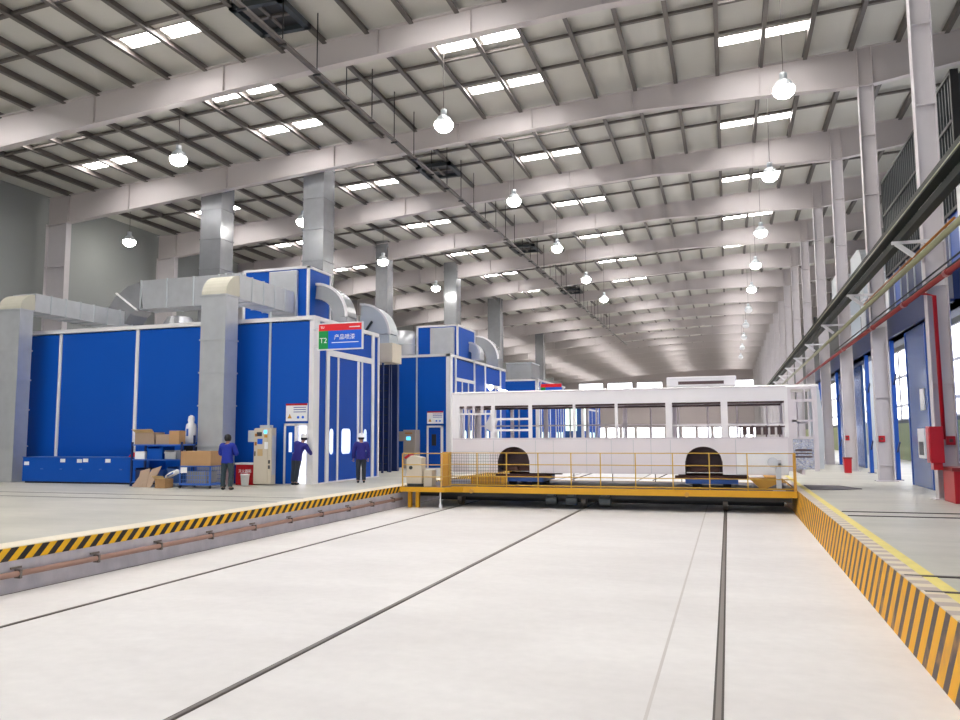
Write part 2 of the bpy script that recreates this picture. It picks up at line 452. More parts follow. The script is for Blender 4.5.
for (x, z, nm, ys) in rows:
    for i, y in enumerate(ys):
        make_lamp(x, y, z, 'glowing round high-bay lamp, %s in the %s' % (ORD[i] if i else 'nearest', nm))
for y in (15.3, 5.9, -3.5):  # unseen lamps continuing the rows, added to brighten bus side and girder faces
    make_lamp(-9.1, y, 12.5, 'glowing round high-bay lamp above the camera end, middle row, %s' % {15.3: 'just out of view', 5.9: 'overhead', -3.5: 'behind'}[y])
    make_lamp(-20.0, y, 12.45, 'glowing round high-bay lamp above the camera end, booth side row, %s' % {15.3: 'just out of view', 5.9: 'overhead', -3.5: 'behind'}[y])
    make_lamp(2.0, y, 12.3, 'glowing round high-bay lamp above the camera end, column side row, %s' % {15.3: 'just out of view', 5.9: 'overhead', -3.5: 'behind'}[y])
make_lamp(-30.7, 33.9, 12.3, 'glowing round lamp in front of the bare left wall, apart from other lamps')
for i, y in enumerate([70, 80, 90, 101, 113]):
    make_lamp(2.0, y, 12.3, 'small unlit round lamp far down the right side of the roof', False)

# ------------------------------------------------------------------ roof ventilators and hung conduit
for i, y in enumerate([20.2, 35.2, 52.3, 69.5]):
    z = ztop(-13.2) - .06
    t = thing('roof_ventilator', 'dark square ventilator frame under the roof sheet, %s from the camera' % ORD[i], 'ventilator', (-13.2, y, z), 0, 'dark roof ventilators above the conduit')
    b = MB(t)
    for (xa, xb, ya, yb) in ((-14.1, -12.3, y - .9, y - .72), (-14.1, -12.3, y + .72, y + .9), (-14.1, -13.92, y - .9, y + .9), (-12.48, -12.3, y - .9, y + .9)):
        b.box(xa, xb, ya, yb, z - .12, z + .06)
    b.build('frame', M['mesh_dark'], t)
    b = MB(t); b.box(-13.9, -12.5, y - .7, y + .7, z + .02, z + .05); b.build('damper', M['black'], t)
    b = MB(t); b.bar((-13.2, y - .7, z - .02), (-13.2, y + .7, z - .02), .12, .06); b.bar((-13.9, y, z - .02), (-12.5, y, z - .02), .12, .06); b.build('cross_bar', M['purlin'], t)
t = thing('hung_conduit', 'long grey conduit hung on rods below the roof ventilators, running down the hall', 'pipe', (-12.0, 20, 13.1))
b = MB(t); b.box(-12.07, -11.93, 10, 100, 13.06, 13.15); b.build('conduit', M['purlin'], t)
for i in range(38):
    y = 11.0 + i * 2.0
    b = MB(t); b.tube([(-12, y, 13.1), (-12, y, ztop(-12) + .2)], .02, 6); b.box(-12.13, -11.87, y - .03, y + .03, 13.0, 13.05); b.build('hanger_rod', M['black'], t)

# ------------------------------------------------------------------ pit rails and pipe
for x, lab in ((-8.65, 'dark steel rail in the white pit floor, nearest the left kerb'),
               (-4.48, 'dark steel rail running diagonally through the middle of the white pit floor'),
               (-0.16, 'dark steel rail in the white pit floor, nearest the right striped wall')):
    t = thing('floor_rail', lab, 'rail', (x, 10, PITZ), 0, 'rails in the white pit floor')
    b = MB(t); b.box(x - .045, x + .045, YN, 120, PITZ - .01, PITZ + .004); b.build('groove', M['groove'], t)
    b = MB(t); b.box(x - .024, x + .024, YN, 120, PITZ, PITZ + .010); b.build('rail_head', M['rail'], t)
for y, xa, xb, lab in ((18.4, 2.25, 10, 'thin steel track rail across the right floor, farthest of the four'), (17.5, 2.25, 10, 'thin steel track rail across the right floor, second farthest of four'),
                 (10.35, 1.9, 10, 'thin steel track rail across the right floor, second nearest of four'), (9.35, 1.9, 10, 'thin steel track rail across the right floor, nearest the camera')):
    b = MB((xb / 2, y, 0)); b.box(xa, xb, y - .035, y + .035, 0, .014)
    tag(b.build('track_rail', M['groove']), lab, 'rail', 'track rails across the right floor')
for y, lab in ((18.9, 'faint steel track rail across the grey left floor, farther of the pair'), (17.6, 'faint steel track rail across the grey left floor, nearer of the pair')):
    b = MB((-18, y, 0)); b.box(-26, -10.95, y - .04, y + .04, 0, .006)
    tag(b.build('track_rail', M['rail']), lab, 'rail', 'track rails across the left floor')
t = thing('kerb_pipe', 'brown pipe fixed low along the grey left kerb wall below the hazard stripes', 'pipe', (PXL + .06, 10, -.40))
b = MB(t); b.tube([(PXL + .07, YN, -.39), (PXL + .07, 24.0, -.39)], .045, 10); b.build('pipe', M['pipe_brown'], t, True)
for i in range(14):
    y = 3.2 + i * 1.55
    b = MB(t); b.box(PXL + .003, PXL + .12, y - .02, y + .02, -.46, -.33); b.box(PXL + .003, PXL + .02, y - .1, y + .1, -.32, -.29); b.build('pipe_clip', M['rail'], t)

# ------------------------------------------------------------------ blue paint booth with the sign (hollow, lit inside)
BX, BXL, BY0, BY1, BH = -13.85, -27.6, 24.3, 29.65, 5.93
t = thing('paint_booth', 'large blue panelled spray booth with white trim, nearest on the left', 'booth', ((BX + BXL) / 2, BY0, 0), 0, 'blue booths along the left')
def wallpanels(tt, xs, y, zt, m):
    for xa, xb in zip(xs, xs[1:]):
        b = MB(tt); b.box(xa, xb, y, y + .08, 0.0, zt); b.build('wall_panel', m, tt)
DX0, DX1, DH = -14.95, -13.98, 2.12
wallpanels(t, [BXL, -25.12, -21.41, -18.2, -15.61, DX0], BY0, 5.8, M['blue'])
b = MB(t); b.box(DX0, DX1, BY0, BY0 + .08, DH, 5.8); b.build('wall_panel', M['blue'], t)
b = MB(t); b.box(DX1, BX, BY0, BY0 + .08, 0, 5.8); b.build('wall_panel', M['blue'], t)
b = MB(t); b.box(BXL, BX, BY1 - .08, BY1, 0, 5.8); b.build('back_wall', M['blue'], t)
b = MB(t); b.box(BXL, BXL + .08, BY0, BY1, 0, 5.8); b.build('end_wall', M['blue'], t)
b = MB(t); b.box(-18.9, BX - .1, BY1 - .12, BY1 - .085, 0.02, 5.7); b.box(-18.9, BX - .1, BY0 + .1, BY1 - .1, .004, .02); b.build('lining', M['white'], t)
b = MB(t); b.box(-19, -18.92, BY0 + .1, BY1 - .1, 0, 5.7); b.build('inner_wall', M['white'], t)
b = MB(t); b.box(BXL, BX, BY0, BY1, 5.74, 5.86); b.build('roof_panel', M['trim'], t)
b = MB(t); b.box(BXL, BX + .03, BY0 - .04, BY0 + .08, 5.78, BH); b.box(BX - .1, BX + .04, BY0, BY1, 5.78, BH); b.build('roof_trim', M['trim'], t)
for x, w in ((-25.12, .13), (-21.41, .14)):
    b = MB(t); b.box(x - w / 2, x + w / 2, BY0 - .04, BY0, 0.0, 5.8); b.build('post_trim', M['trim'], t)
b = MB(t); b.box(-15.64, -15.56, BY0 - .03, BY0, 2.0, 6.15); b.build('post_trim', M['alu'], t)
b = MB(t); b.box(BX - .13, BX + .05, BY0 - .05, BY0 + .36, 0.0, BH); b.build('corner_post', M['trim'], t)
# front face (looks along +X): white frame, folding leaves with rounded panes
FX = BX
def yz(tt, y0, y1, z0, z1, m, name, x0=FX - .06, x1=FX):
    b = MB(tt); b.box(x0, x1, y0, y1, z0, z1); return b.build(name, m, tt)
yz(t, BY0 + .36, 25.21, 0, 5.78, M['blue2'], 'front_panel'); yz(t, 29.18, 29.60, 0, 5.78, M['blue2'], 'front_panel')
yz(t, 25.3, 29.1, 4.82, 5.78, M['blue2'], 'header_panel')
for (ya, yb) in ((25.2, 25.42), (28.98, 29.2), (29.58, 29.68)):
    yz(t, ya, yb, 0, 5.8, M['trim'], 'front_post', FX - .05, FX + .05)
yz(t, 25.42, 28.98, 4.60, 4.82, M['trim'], 'door_header', FX - .05, FX + .05)
def pane_leaf(tt, y0, y1, wy0, wy1, wz0, wz1, top, m, pm, x0=FX - .05, x1=FX + .01):
    """door leaf with a rounded window opening"""
    def ringpts(rr=0.16, n=5):
        r = min(rr, (wy1 - wy0) / 2 - .005); pts = []
        for (cy, cz, a) in ((wy1 - r, wz1 - r, 0), (wy0 + r, wz1 - r, PI / 2), (wy0 + r, wz0 + r, PI), (wy1 - r, wz0 + r, 1.5 * PI)):
            for k in range(n): pts.append((cy + r * math.cos(a + PI / 2 * k / (n - 1)), cz + r * math.sin(a + PI / 2 * k / (n - 1))))
        return pts
    ring = ringpts(); n = len(ring)
    b = MB(tt)
    b.box(x0, x1, y0, y1, 0.04, wz0); b.box(x0, x1, y0, y1, wz1, top); b.box(x0, x1, y0, wy0, wz0, wz1); b.box(x0, x1, wy1, y1, wz0, wz1)
    q = n // 4
    for ci, (cy, cz) in enumerate(((wy1, wz1), (wy0, wz1), (wy0, wz0), (wy1, wz0))):
        seg = ring[ci * q:(ci + 1) * q]
        b.prism(seg + [(cy, cz)], 'x', x0, x1)
    leaf = b.build('door_leaf', m, tt)
    b = MB(tt); b.prism(ring, 'x', x0 + .02, x1 - .02); b.build('pane', pm, leaf)
    return leaf
def split(tt, y, top): yz(tt, y - .055, y + .055, 0.02, top, M['trim'], 'leaf_edge', FX - .05, FX + .035)
pane_leaf(t, 25.42, 26.06, 25.52, 25.92, 1.0, 1.95, 4.6, M['blue2'], M['glass'])
pane_leaf(t, 26.19, 27.72, 26.45, 27.30, 1.0, 1.95, 4.6, M['blue2'], M['glass'])
pane_leaf(t, 28.18, 28.98, 28.32, 28.72, 1.0, 1.95, 4.6, M['blue2'], M['glass'])
yz(t, 27.94, 28.06, 0.02, 4.6, M['blue2'], 'door_leaf')
for y in (26.125, 27.83, 28.12): split(t, y, 4.6)
b = MB(t); b.box(BX - .1, BX + .1, BY0 + .36, BY1, 0, .03); b.build('threshold', M['trim'], t)
# personnel door: white frame, closed leaf with slot window at left, open doorway at right
b = MB(t)
for (xa, xb, za, zb) in ((DX0, DX0 + .07, 0, DH), (DX1 - .06, DX1, 0, DH), (DX0, DX1, DH - .08, DH), (-14.52, -14.44, 0, DH)):
    b.box(xa, xb, BY0 - .05, BY0 + .1, za, zb)
b.build('side_door_frame', M['trim'], t)
b = MB(t)
b.box(-14.88, -14.80, BY0 - .02, BY0 + .04, 0.02, 2.04); b.box(-14.64, -14.52, BY0 - .02, BY0 + .04, .02, 2.04)
b.box(-14.80, -14.64, BY0 - .02, BY0 + .04, .02, 1.12); b.box(-14.80, -14.64, BY0 - .02, BY0 + .04, 1.8, 2.04)
lf = b.build('side_door_leaf', M['blue'], t)
b = MB(t); b.box(-14.80, -14.64, BY0, BY0 + .02, 1.12, 1.8); b.build('pane', M['glass'], lf)
b = MB(t); b.box(-14.58, -14.55, BY0 - .06, BY0 - .02, .95, 1.1); b.build('handle', M['alu'], lf)
b = MB(t); b.box(-14.03, -13.99, BY0 + .1, BY0 + .95, .05, 2.0); b.build('open_door_leaf', M['trim'], t)
la = bpy.data.lights.new('booth_light', 'AREA'); la.shape = 'RECTANGLE'; la.size = 4; la.size_y = 3; la.energy = 300; la.color = (1, .98, .9)
lo = bpy.data.objects.new('booth_light', la); COL.objects.link(lo); lo.location = (-16.3, 27, 5.6)
b = MB(t)
for y in (25.4, 28.4): b.box(-18.5, -14.3, y - .08, y + .08, 5.66, 5.74)
b.build('tube_lamp', M['win'], t)

# penthouse on the booth roof
def penthouse(x0, x1, y0, y1, z0, z1, lab, side):
    tt = thing('roof_housing', lab, 'housing', ((x0 + x1) / 2, y0, z0), 0, 'blue housings on the booth roofs')
    b = MB(tt); b.box(x0, x1, y0, y1, z0, z1); b.build('casing', M['blue'], tt)
    e = .05
    for x in (x0, x1):
        for y in (y0, y1):
            b = MB(tt); b.box(x - e, x + e, y - e, y + e, z0, z1 - e); b.build('edge_trim', M['trim'], tt)
    b = MB(tt); b.box(x0 - e, x1 + e, y0 - e, y0 + e, z1 - e, z1 + e); b.box(x1 - e, x1 + e, y0 - e, y1 + e, z1 - e, z1 + e)
    b.build('top_trim', M['trim'], tt)
    b = MB(tt); b.box(side[0], side[1], y0 - .16, y0, z0 + .1, z1 - .12); b.build('metal_panel', M['galv'], tt, bevel=.03)
    return tt
penthouse(-19.1, -16.1, 27.75, 29.55, 5.93, 8.55, 'blue white-edged housing with metal panel on the nearest booth roof', (-17.85, -16.55))

# floor cabinet in front of the booth
t = thing('tool_cabinet', 'long low blue metal cabinet with small white tags, along the booth front', 'cabinet', (-22.5, 22.9, 0))
b = MB(t); b.box(-25.25, -19.5, 22.9, 23.75, .06, .94); b.build('body', M['blue'], t, bevel=.012)
b = MB(t); b.box(-25.15, -19.6, 22.95, 23.7, 0, .06); b.build('plinth', M['black'], t)
b = MB(t); b.box(-25.27, -19.48, 22.88, 23.77, .94, .965); b.build('top_edge', M['cart_blue'], t)
for x, z in ((-25.05, .72), (-23.35, .83), (-22.58, .82), (-22.3, .84), (-21.3, .83)):
    b = MB(t); b.box(x - .11, x + .11, 22.885, 22.9, z - .065, z + .065); b.build('tag', M['white'], t)
for k in range(1, 6):
    x = -25.2 + k * .9
    b = MB(t); b.box(x - .06, x + .06, 22.87, 22.9, .5, .54); b.build('latch', M['cart_blue'], t)
b = MB((-20.1, 23.2, .965)); b.prism([(-20.5, .965), (-19.7, .965), (-19.8, 1.10), (-20.3, 1.13), (-20.43, 1.05)], 'y', 23.0, 23.4)
tag(b.build('tool_tray', M['red']), 'red tool tray on the right end of the long blue cabinet', 'tray')

# ducts ------------------------------------------------------------
def rib(tt, c0, c1, m=None):
    b = MB(tt); b.box(c0[0], c1[0], c0[1], c1[1], c0[2], c1[2]); b.build('flange', m or M['alu'], tt)
def floor_duct(xa, xb, ya, yb, ztopv, yend, lab, w):
    tt = thing('exhaust_duct', lab, 'duct', ((xa + xb) / 2, ya, 0), 0, 'square exhaust ducts of the nearest booth')
    b = MB(tt); b.box(xa, xb, ya, yb, 0, ztopv); b.build('riser', M['galv'], tt)
    for k, z in enumerate((1.35, 2.75, 3.9, 5.05, ztopv)):
        b = MB(tt); b.box(xa - .03, xb + .03, ya - .03, yb + .03, z - .025, z + .025); b.build('flange', M['galv'], tt)
    h = yb - ya; r = h / 2 + .06
    cy = yb + .06
    pts = arc((0, cy, ztopv), r, PI, PI / 2, ((0, 1, 0), (0, 0, 1)), 8)
    xm = (xa + xb) / 2
    pts = [(xm, p.y, p.z) for p in pts]
    b = MB(tt); duct_path(b, pts, xb - xa, h, (1, 0, 0)); b.build('elbow', M['cream'], tt)
    zc = ztopv + r
    b = MB(tt); duct_path(b, [(xm, cy, zc), (xm, yend, zc)], xb - xa, h * 1.2, (1, 0, 0)); b.build('cross_run', M['galv'], tt)
    n = int((yend - cy) / .75)
    for k in range(1, n + 1):
        y = cy + k * .75
        b = MB(tt); hh = h * .6 + .03; b.box(xa - .03, xb + .03, y - .02, y + .02, zc - hh, zc + hh); b.build('flange', M['alu'], tt)
    return tt
floor_duct(-27.0, -25.86, 23.0, 23.6, 6.62, 29.4, 'galvanised square duct rising from the floor at the picture left edge', 1)
floor_duct(-17.56, -16.55, 22.95, 23.68, 6.62, 27.4, 'galvanised square duct rising from the floor in front of the nearest booth, behind cartons', 1)
# big horizontal duct on the booth roof
t = thing('roof_duct', 'large ribbed horizontal metal duct with slanted elbow lying above the nearest booth roof', 'duct', (-21.5, 29.3, 7.0))
b = MB(t); duct_path(b, [(-25.0, 29.0, 8.05), (-18.0, 29.0, 8.05)], 1.1, 1.3, (0, 1, 0)); b.build('run', M['galv'], t)
b = MB(t); pts = [(-25.0, 29.0, 8.05), (-25.5, 29.0, 7.95), (-26.0, 29.0, 7.62), (-26.35, 29.0, 7.1)]
duct_path(b, pts, 1.1, 1.2, (0, 1, 0)); b.build('elbow', M['galv_d'], t)
b = MB(t); b.bar((-26.35, 28.42, 8.2), (-25.15, 28.42, 7.35), .1, .06); b.build('elbow_seam', M['trim'], t)
for x in [-25.0, -23.6, -22.2] + [-20.9 + .35 * k for k in range(8)]:
    rib(t, (x - .025, 28.40, 7.38), (x + .025, 29.58, 8.72))
b = MB(t); b.lathe([(.02, 5.86), (.75, 5.86), (.75, 6.3), (.5, 6.75), (.02, 6.85)], (-22.2, 27.6, 0), 20); b.build('fan_housing', M['galv_d'], t, False)
# stack ducts through the roof
def stack(x0, x1, y0, y1, z0, lab, m=None, mid=None):
    tt = thing('roof_stack', lab, 'duct', ((x0 + x1) / 2, y0, z0), 0, 'square stacks rising to the roof')
    zt = ztop(x0) + .2
    b = MB(tt); b.box(x0, x1, y0, y1, z0, zt); b.build('shaft', m or M['galv_d'], tt)
    z = z0 + .9
    while z < zt - .3:
        b = MB(tt); b.box(x0 - .03, x1 + .03, y0 - .03, y1 + .03, z - .025, z + .025); b.build('flange', M['galv_d'], tt); z += 1.45
    return tt
stack(-23.75, -22.6, 30.8, 31.8, 0.0, 'square metal stack rising behind the ribbed duct to the roof, leftmost stack')
stack(-18.2, -17.15, 30.8, 31.8, 0.0, 'square metal stack rising behind the nearest roof housing')
stack(-21.9, -21.05, 46.4, 47.3, 5.98, 'square metal stack rising just left of the farther roof housing')
stack(-20.0, -19.0, 54.3, 55.3, 0.0, 'square metal stack rising right behind the farther roof housing')
stack(-21.3, -20.1, 69.8, 70.9, 0.0, 'square metal stack beyond the third booth')
stack(-22.3, -21.3, 93.0, 94.0, 0.0, 'farthest square metal stack, beyond the last booth')

def curved(lab, x, y0, z0, R, w, h, m, brace=True, foot=None):
    """quarter turn duct in the XZ plane, from horizontal (left) down to vertical (right)"""
    tt = thing('curved_duct', lab, 'duct', (x, y0, z0), 0, 'quarter-round ducts between the booths')
    pts = arc((x, y0 + w / 2, z0), R, PI / 2, 0, ((1, 0, 0), (0, 0, 1)), 10)
    b = MB(tt); duct_path(b, pts, w, h, (0, 1, 0)); b.build('bend', m, tt)
    b = MB(tt)
    po = arc((x, y0 - .02, z0), R + h / 2, PI / 2, 0, ((1, 0, 0), (0, 0, 1)), 10)
    for p, q in zip(po, po[1:]): b.bar(p, q, .1, .08, (0, 1, 0))
    b.build('edge_band', M['trim'], tt)
    if brace:
        b = MB(tt); b.bar((x + .25, y0 - .03, z0 + .15), (x + R * .75, y0 - .03, z0 + R * .78), .1, .05, (0, 1, 0)); b.build('strut', M['mesh_dark'], tt)
    if foot:
        b = MB(tt); b.box(x + R - h / 2, x + R + h / 2, y0, y0 + w, foot, z0); b.build('drop', m, tt)
    return tt
curved('dark quarter-round duct dropping from the nearest roof housing, right of its blue side', -16.0, 28.2, 6.5, 1.1, .9, .62, M['galv_d'], False, 5.94)
curved('pale quarter-round duct with diagonal strut in the gap behind the nearest booth', -16.1, 32.5, 6.3, .82, .95, 1.3, M['alu'], True, 5.9)
curved('small quarter-round duct beyond the farther roof housing on the second booth', -13.95, 42.0, 6.3, .4, .8, .5, M['galv'], False, 5.99)
curved('dark quarter-round duct at the far end of the second booth roof', -15.6, 48.3, 6.6, 1.15, .9, .8, M['galv_d'], False, 5.99)
t = thing('duct_base', 'yellowish square duct base under the pale quarter-round duct', 'duct', (-15.2, 33.0, 0))
b = MB(t); b.box(-15.9, -14.45, 32.45, 33.5, 5.0, 5.9); b.build('body', M['beige'], t, bevel=.02)
for x in (-15.8, -14.95):
    for y in (32.53, 33.4):
        b = MB(t); b.box(x - .04, x + .04, y - .04, y + .04, 0, 5.0); b.build('leg', M['navy'], t)
t = thing('drum_duct', 'round metal drum standing on the near edge of the second booth roof', 'duct', (-14.9, 37.3, 5.9))
b = MB(t); b.lathe([(.62, 5.99), (.62, 7.35), (.05, 7.4)], (-16.8, 39.2, 0), 26); b.build('drum', M['galv'], t, True)
b = MB(t); b.lathe([(.65, 6.6), (.65, 6.66)], (-16.8, 39.2, 0), 26); b.build('band', M['alu'], t, True)

# service gap between the booths
t = thing('access_ladder', 'dark ladder frame in the shadowed gap between the first two booths', 'ladder', (-15.5, 33.6, 0))
b = MB(t); b.box(-15.9, -15.83, 33.6, 33.68, 0, 5.2); b.build('stile', M['navy'], t)
b = MB(t); b.box(-15.2, -15.13, 33.6, 33.68, 0, 5.2); b.build('stile', M['navy'], t)
b = MB(t)
for k in range(13): b.box(-15.85, -15.15, 33.62, 33.66, .35 + k * .38, .39 + k * .38)
b.build('rungs', M['mesh_dark'], t)
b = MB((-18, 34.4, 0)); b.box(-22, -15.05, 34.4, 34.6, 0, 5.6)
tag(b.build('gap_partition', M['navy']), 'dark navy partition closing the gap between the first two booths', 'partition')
b = MB((-13.9, 30.4, 0)); b.box(-14.0, -13.8, 30.35, 30.6, 1.0, 2.2)
b = MB((-14.0, 29.85, 0)); b.prism([(-14.06, 0), (-13.94, 0), (-13.94, 1.95), (-14.06, 1.95)], 'y', 29.72, 29.98)
tag(b.build('meter_box', M['alu']), 'slim white meter box standing at the far corner of the nearest booth', 'box')

# ------------------------------------------------------------------ second booth (two bays)
def booth(lab, y0, y1, xl, h, doors, near_mull, pane, wm=None):
    tt = thing('paint_booth', lab, 'booth', ((BX + xl) / 2, y0, 0), 0, 'blue booths along the left')
    xs = [xl] + near_mull + [BX]
    for xa, xb in zip(xs, xs[1:]):
        b = MB(tt); b.box(xa, xb, y0, y0 + .08, 0, h - .13); b.build('wall_panel', wm or M['blue'], tt)
    for x in near_mull:
        b = MB(tt); b.box(x - .04, x + .04, y0 - .03, y0, 0, h + .2); b.build('post_trim', M['alu'], tt)
    b = MB(tt); b.box(xl, BX, y0 + .08, y1, h - .2, h - .06); b.build('roof_panel', M['trim'], tt)
    b = MB(tt); b.box(xl, BX + .03, y0 - .04, y0 + .1, h - .14, h); b.box(BX - .1, BX + .04, y0, y1, h - .14, h); b.build('roof_trim', M['trim'], tt)
    b = MB(tt); b.box(BX - .2, BX + .05, y0 - .04, y0 + .3, 0, h); b.build('corner_post', M['trim'], tt)
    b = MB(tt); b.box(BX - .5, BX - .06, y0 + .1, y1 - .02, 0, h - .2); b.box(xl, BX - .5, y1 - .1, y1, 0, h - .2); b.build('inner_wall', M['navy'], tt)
    for (ya, yb) in doors:
        yz(tt, ya, yb, h - 1.2, h - .14, M['blue2'], 'header_panel')
        for y in (ya, yb): yz(tt, y - .1, y + .1, 0, h - .1, M['trim'], 'front_post', FX - .05, FX + .05)
        yz(tt, ya, yb, h - 1.38, h - 1.2, M['trim'], 'door_header', FX - .05, FX + .05)
        n = 3; w = (yb - ya) / n
        for k in range(n):
            a = ya + k * w; c = a + w
            pane_leaf(tt, a + .08, c - .05, a + w * .28, c - w * .28, 1.0, 1.95, h - 1.38, M['blue2'], pane)
            if k: yz(tt, a - .07, a + .07, 0, h - 1.38, M['trim'], 'leaf_edge', FX - .05, FX + .035)
    ys = sorted([y0 + .3] + [v for d in doors for v in d] + [y1])
    for k in range(0, len(ys), 2):
        if ys[k + 1] - ys[k] > .1: yz(tt, ys[k], ys[k + 1], 0, h - .14, M['blue2'], 'front_panel')
    return tt
b2 = booth('blue panelled spray booth with white trim, second from the camera on the left', 38.5, 49.3, -24, 5.98, [(39.35, 42.6), (44.7, 48.0)], [-15.72], M['win_soft'])
b = MB(b2)
for (xa, xb, za, zb) in ((-15.13, -15.03, 0, 2.2), (-14.35, -14.22, 0, 2.2), (-15.13, -14.22, 2.1, 2.2)): b.box(xa, xb, 38.43, 38.5, za, zb)
b.build('side_door_frame', M['trim'], b2)
b = MB(b2); b.box(-15.03, -14.35, 38.46, 38.5, 0, 2.1); sd = b.build('side_door_leaf', M['blue2'], b2)
b = MB(b2); b.box(-14.85, -14.6, 38.445, 38.46, 1.15, 1.75); b.build('pane', M['black'], sd)
b3 = booth('blue panelled spray booth, third along the left, mostly behind the bus', 58.5, 69.0, -22, 6.0, [(59.4, 62.6), (64.8, 68.0)], [-17.0], M['win_soft'])
b4 = booth('slate blue booth with two lit greenish windows, farthest on the left, seen through the bus', 78.0, 89.0, -27, 5.6, [(81.2, 87.6)], [-22.6, -17.0], M['win_soft'], M['slate'])  # fade with distance is put into the wall panel colour
penthouse(-16.3, -13.95, 40.0, 43.0, 5.98, 7.7, 'blue white-edged housing with metal panel on the second booth roof', (-15.5, -14.1))

b = MB(b4); b.box(-15.9, -14.5, 77.9, 78.0, 2.1, 4.35); b.build('lit_window', M['win_soft'], b4)
b = MB(b4); b.box(BX, BX + .05, 78.5, 80.6, 2.1, 4.35); b.build('lit_window', M['win_soft'], b4)

# ------------------------------------------------------------------ signs
def sign_T2():
    tt = thing('booth_sign', 'red, green and blue sign reading T2, projecting from the nearest booth corner', 'sign', (-12.6, 23.9, 4.62))
    x0, x1, z0, z1, y = -13.42, -11.78, 4.66, 5.52, 23.9
    b = MB(tt); b.box(x0, x1, y, y + .07, z0, z1); b.build('board', M['sign_blue'], tt)
    b = MB(tt); b.box(x0, x1, y - .008, y, z1 - .23, z1); b.build('red_band', M['sign_red'], tt)
    b = MB(tt); b.box(x0, x0 + .36, y - .008, y, z0, z1 - .23); b.build('green_block', M['sign_green'], tt)
    b = MB(tt)
    for (xa, xb, za, zb) in ((x0 - .03, x1 + .03, z0 - .04, z0), (x0 - .03, x1 + .03, z1, z1 + .04), (x0 - .03, x0, z0, z1), (x1, x1 + .03, z0, z1)):
        b.box(xa, xb, y - .02, y + .08, za, zb)
    b.bar((x0 - .5, y + .4, z1 - .1), (x0, y + .04, z1 - .1), .05); b.bar((x0 - .5, y + .4, z0 + .1), (x0, y + .04, z0 + .1), .05)
    b.build('frame', M['trim'], tt)
    R = (PI / 2, 0, 0)
    text_mesh('T2', .26, M['text_white'], tt, (x0 + .18, y - .012, z0 + .29), R)
    text_mesh('产品喷漆', .2, M['text_white'], tt, (-12.43, y - .006, z0 + .39), R)
    b = MB(tt); b.box(-12.92, -11.9, y - .006, y, z0 + .2, z0 + .225); b.build('underline', M['text_white'], tt)
    text_mesh('TU', .11, M['text_white'], tt, (x0 + .14, y - .012, z1 - .115), R)
    b = MB(tt); b.box(-12.25, -11.85, y - .012, y - .008, z1 - .14, z1 - .11); b.build('small_print', M['text_white'], tt)
sign_T2()
t = thing('booth_sign', 'distant red-topped blue sign projecting from the third booth, just above the bus roof', 'sign', (-12.7, 58.0, 4.7))
b = MB(t); b.box(-13.5, -11.9, 58.0, 58.07, 4.7, 5.55); b.build('board', M['sign_blue'], t)
b = MB(t); b.box(-13.5, -11.9, 57.99, 58.0, 5.3, 5.55); b.build('red_band', M['sign_red'], t)
b = MB(t); b.box(-13.5, -13.14, 57.99, 58.0, 4.7, 5.3); b.build('green_block', M['sign_green'], t)
b = MB(t); b.bar((-13.85, 58.55, 5.4), (-13.5, 58.05, 5.4), .05); b.build('arm', M['trim'], t)
t = thing('globe_lamp', 'small glowing white globe lamp on the second booth front, just above the bus roof', 'lamp', (-13.6, 45.2, 4.45))
b = MB(t); b.ball((-13.55, 44.9, 4.55), .17, 1, 14); b.build('globe', M['win'], t, True)
b = MB(t); b.bar((-13.82, 44.9, 4.55), (-13.7, 44.9, 4.55), .06); b.build('bracket', M['trim'], t)
t = thing('tube_light', 'long glowing tube light on the second booth front, right of the globe lamp', 'lamp', (-13.65, 48, 4.6))
b = MB(t); b.tube([(-13.68, 47.2, 4.55), (-13.68, 48.9, 4.55)], .05, 10); b.build('tube', M['win'], t, True)
b = MB(t); b.box(-13.802, -13.74, 47.1, 49.0, 4.52, 4.62); b.build('batten', M['trim'], t)
t = thing('roof_plenum', 'grey sheet metal plenum box on the roof of the third booth', 'plenum', (-16, 61, 6.0))
b = MB(t); b.box(-17.0, -14.9, 60.8, 63.5, 6.01, 7.55); b.build('box', M['galv_d'], t)
for z in (6.1, 7.5):
    b = MB(t); b.box(-17.04, -14.86, 60.76, 63.54, z - .04, z + .04); b.build('flange', M['alu'], t)
def notice(lab, x0, x1, y, z0, z1):
    tt = thing('notice_board', lab, 'notice', ((x0 + x1) / 2, y, z0), 0, 'white safety notices on the booths')
    w = x1 - x0; h = z1 - z0
    b = MB(tt); b.box(x0, x1, y, y + .03, z0, z1); b.build('board', M['white'], tt)
    b = MB(tt); b.box(x0, x1, y - .006, y, z1 - h * .11, z1); b.build('red_band', M['red'], tt)
    b = MB(tt)
    for k in range(3): b.box(x0 + w * .36, x1 - w * .06, y - .005, y, z1 - h * (.24 + .13 * k), z1 - h * (.2 + .13 * k))
    b.build('text_lines', M['text_blue'], tt)
    b = MB(tt); b.prism([(x0 + w * .08, z0 + h * .16), (x0 + w * .28, z0 + h * .16), (x0 + w * .18, z0 + h * .42)], 'y', y - .006, y); b.build('warning_triangle', M['ochre'], tt)
    b = MB(tt)
    for k in (.58, .8): b.ball((x0 + w * k, y - .001, z0 + h * .22), w * .055, 1, 10)
    b.build('round_symbol', M['sign_blue'], tt)
notice('white safety notice with red header above the nearest booth side door', -14.88, -14.03, BY0 - .05, 2.2, 2.82)
notice('white safety notice with red header above the second booth side door', -15.1, -14.2, 38.42, 2.3, 2.95)

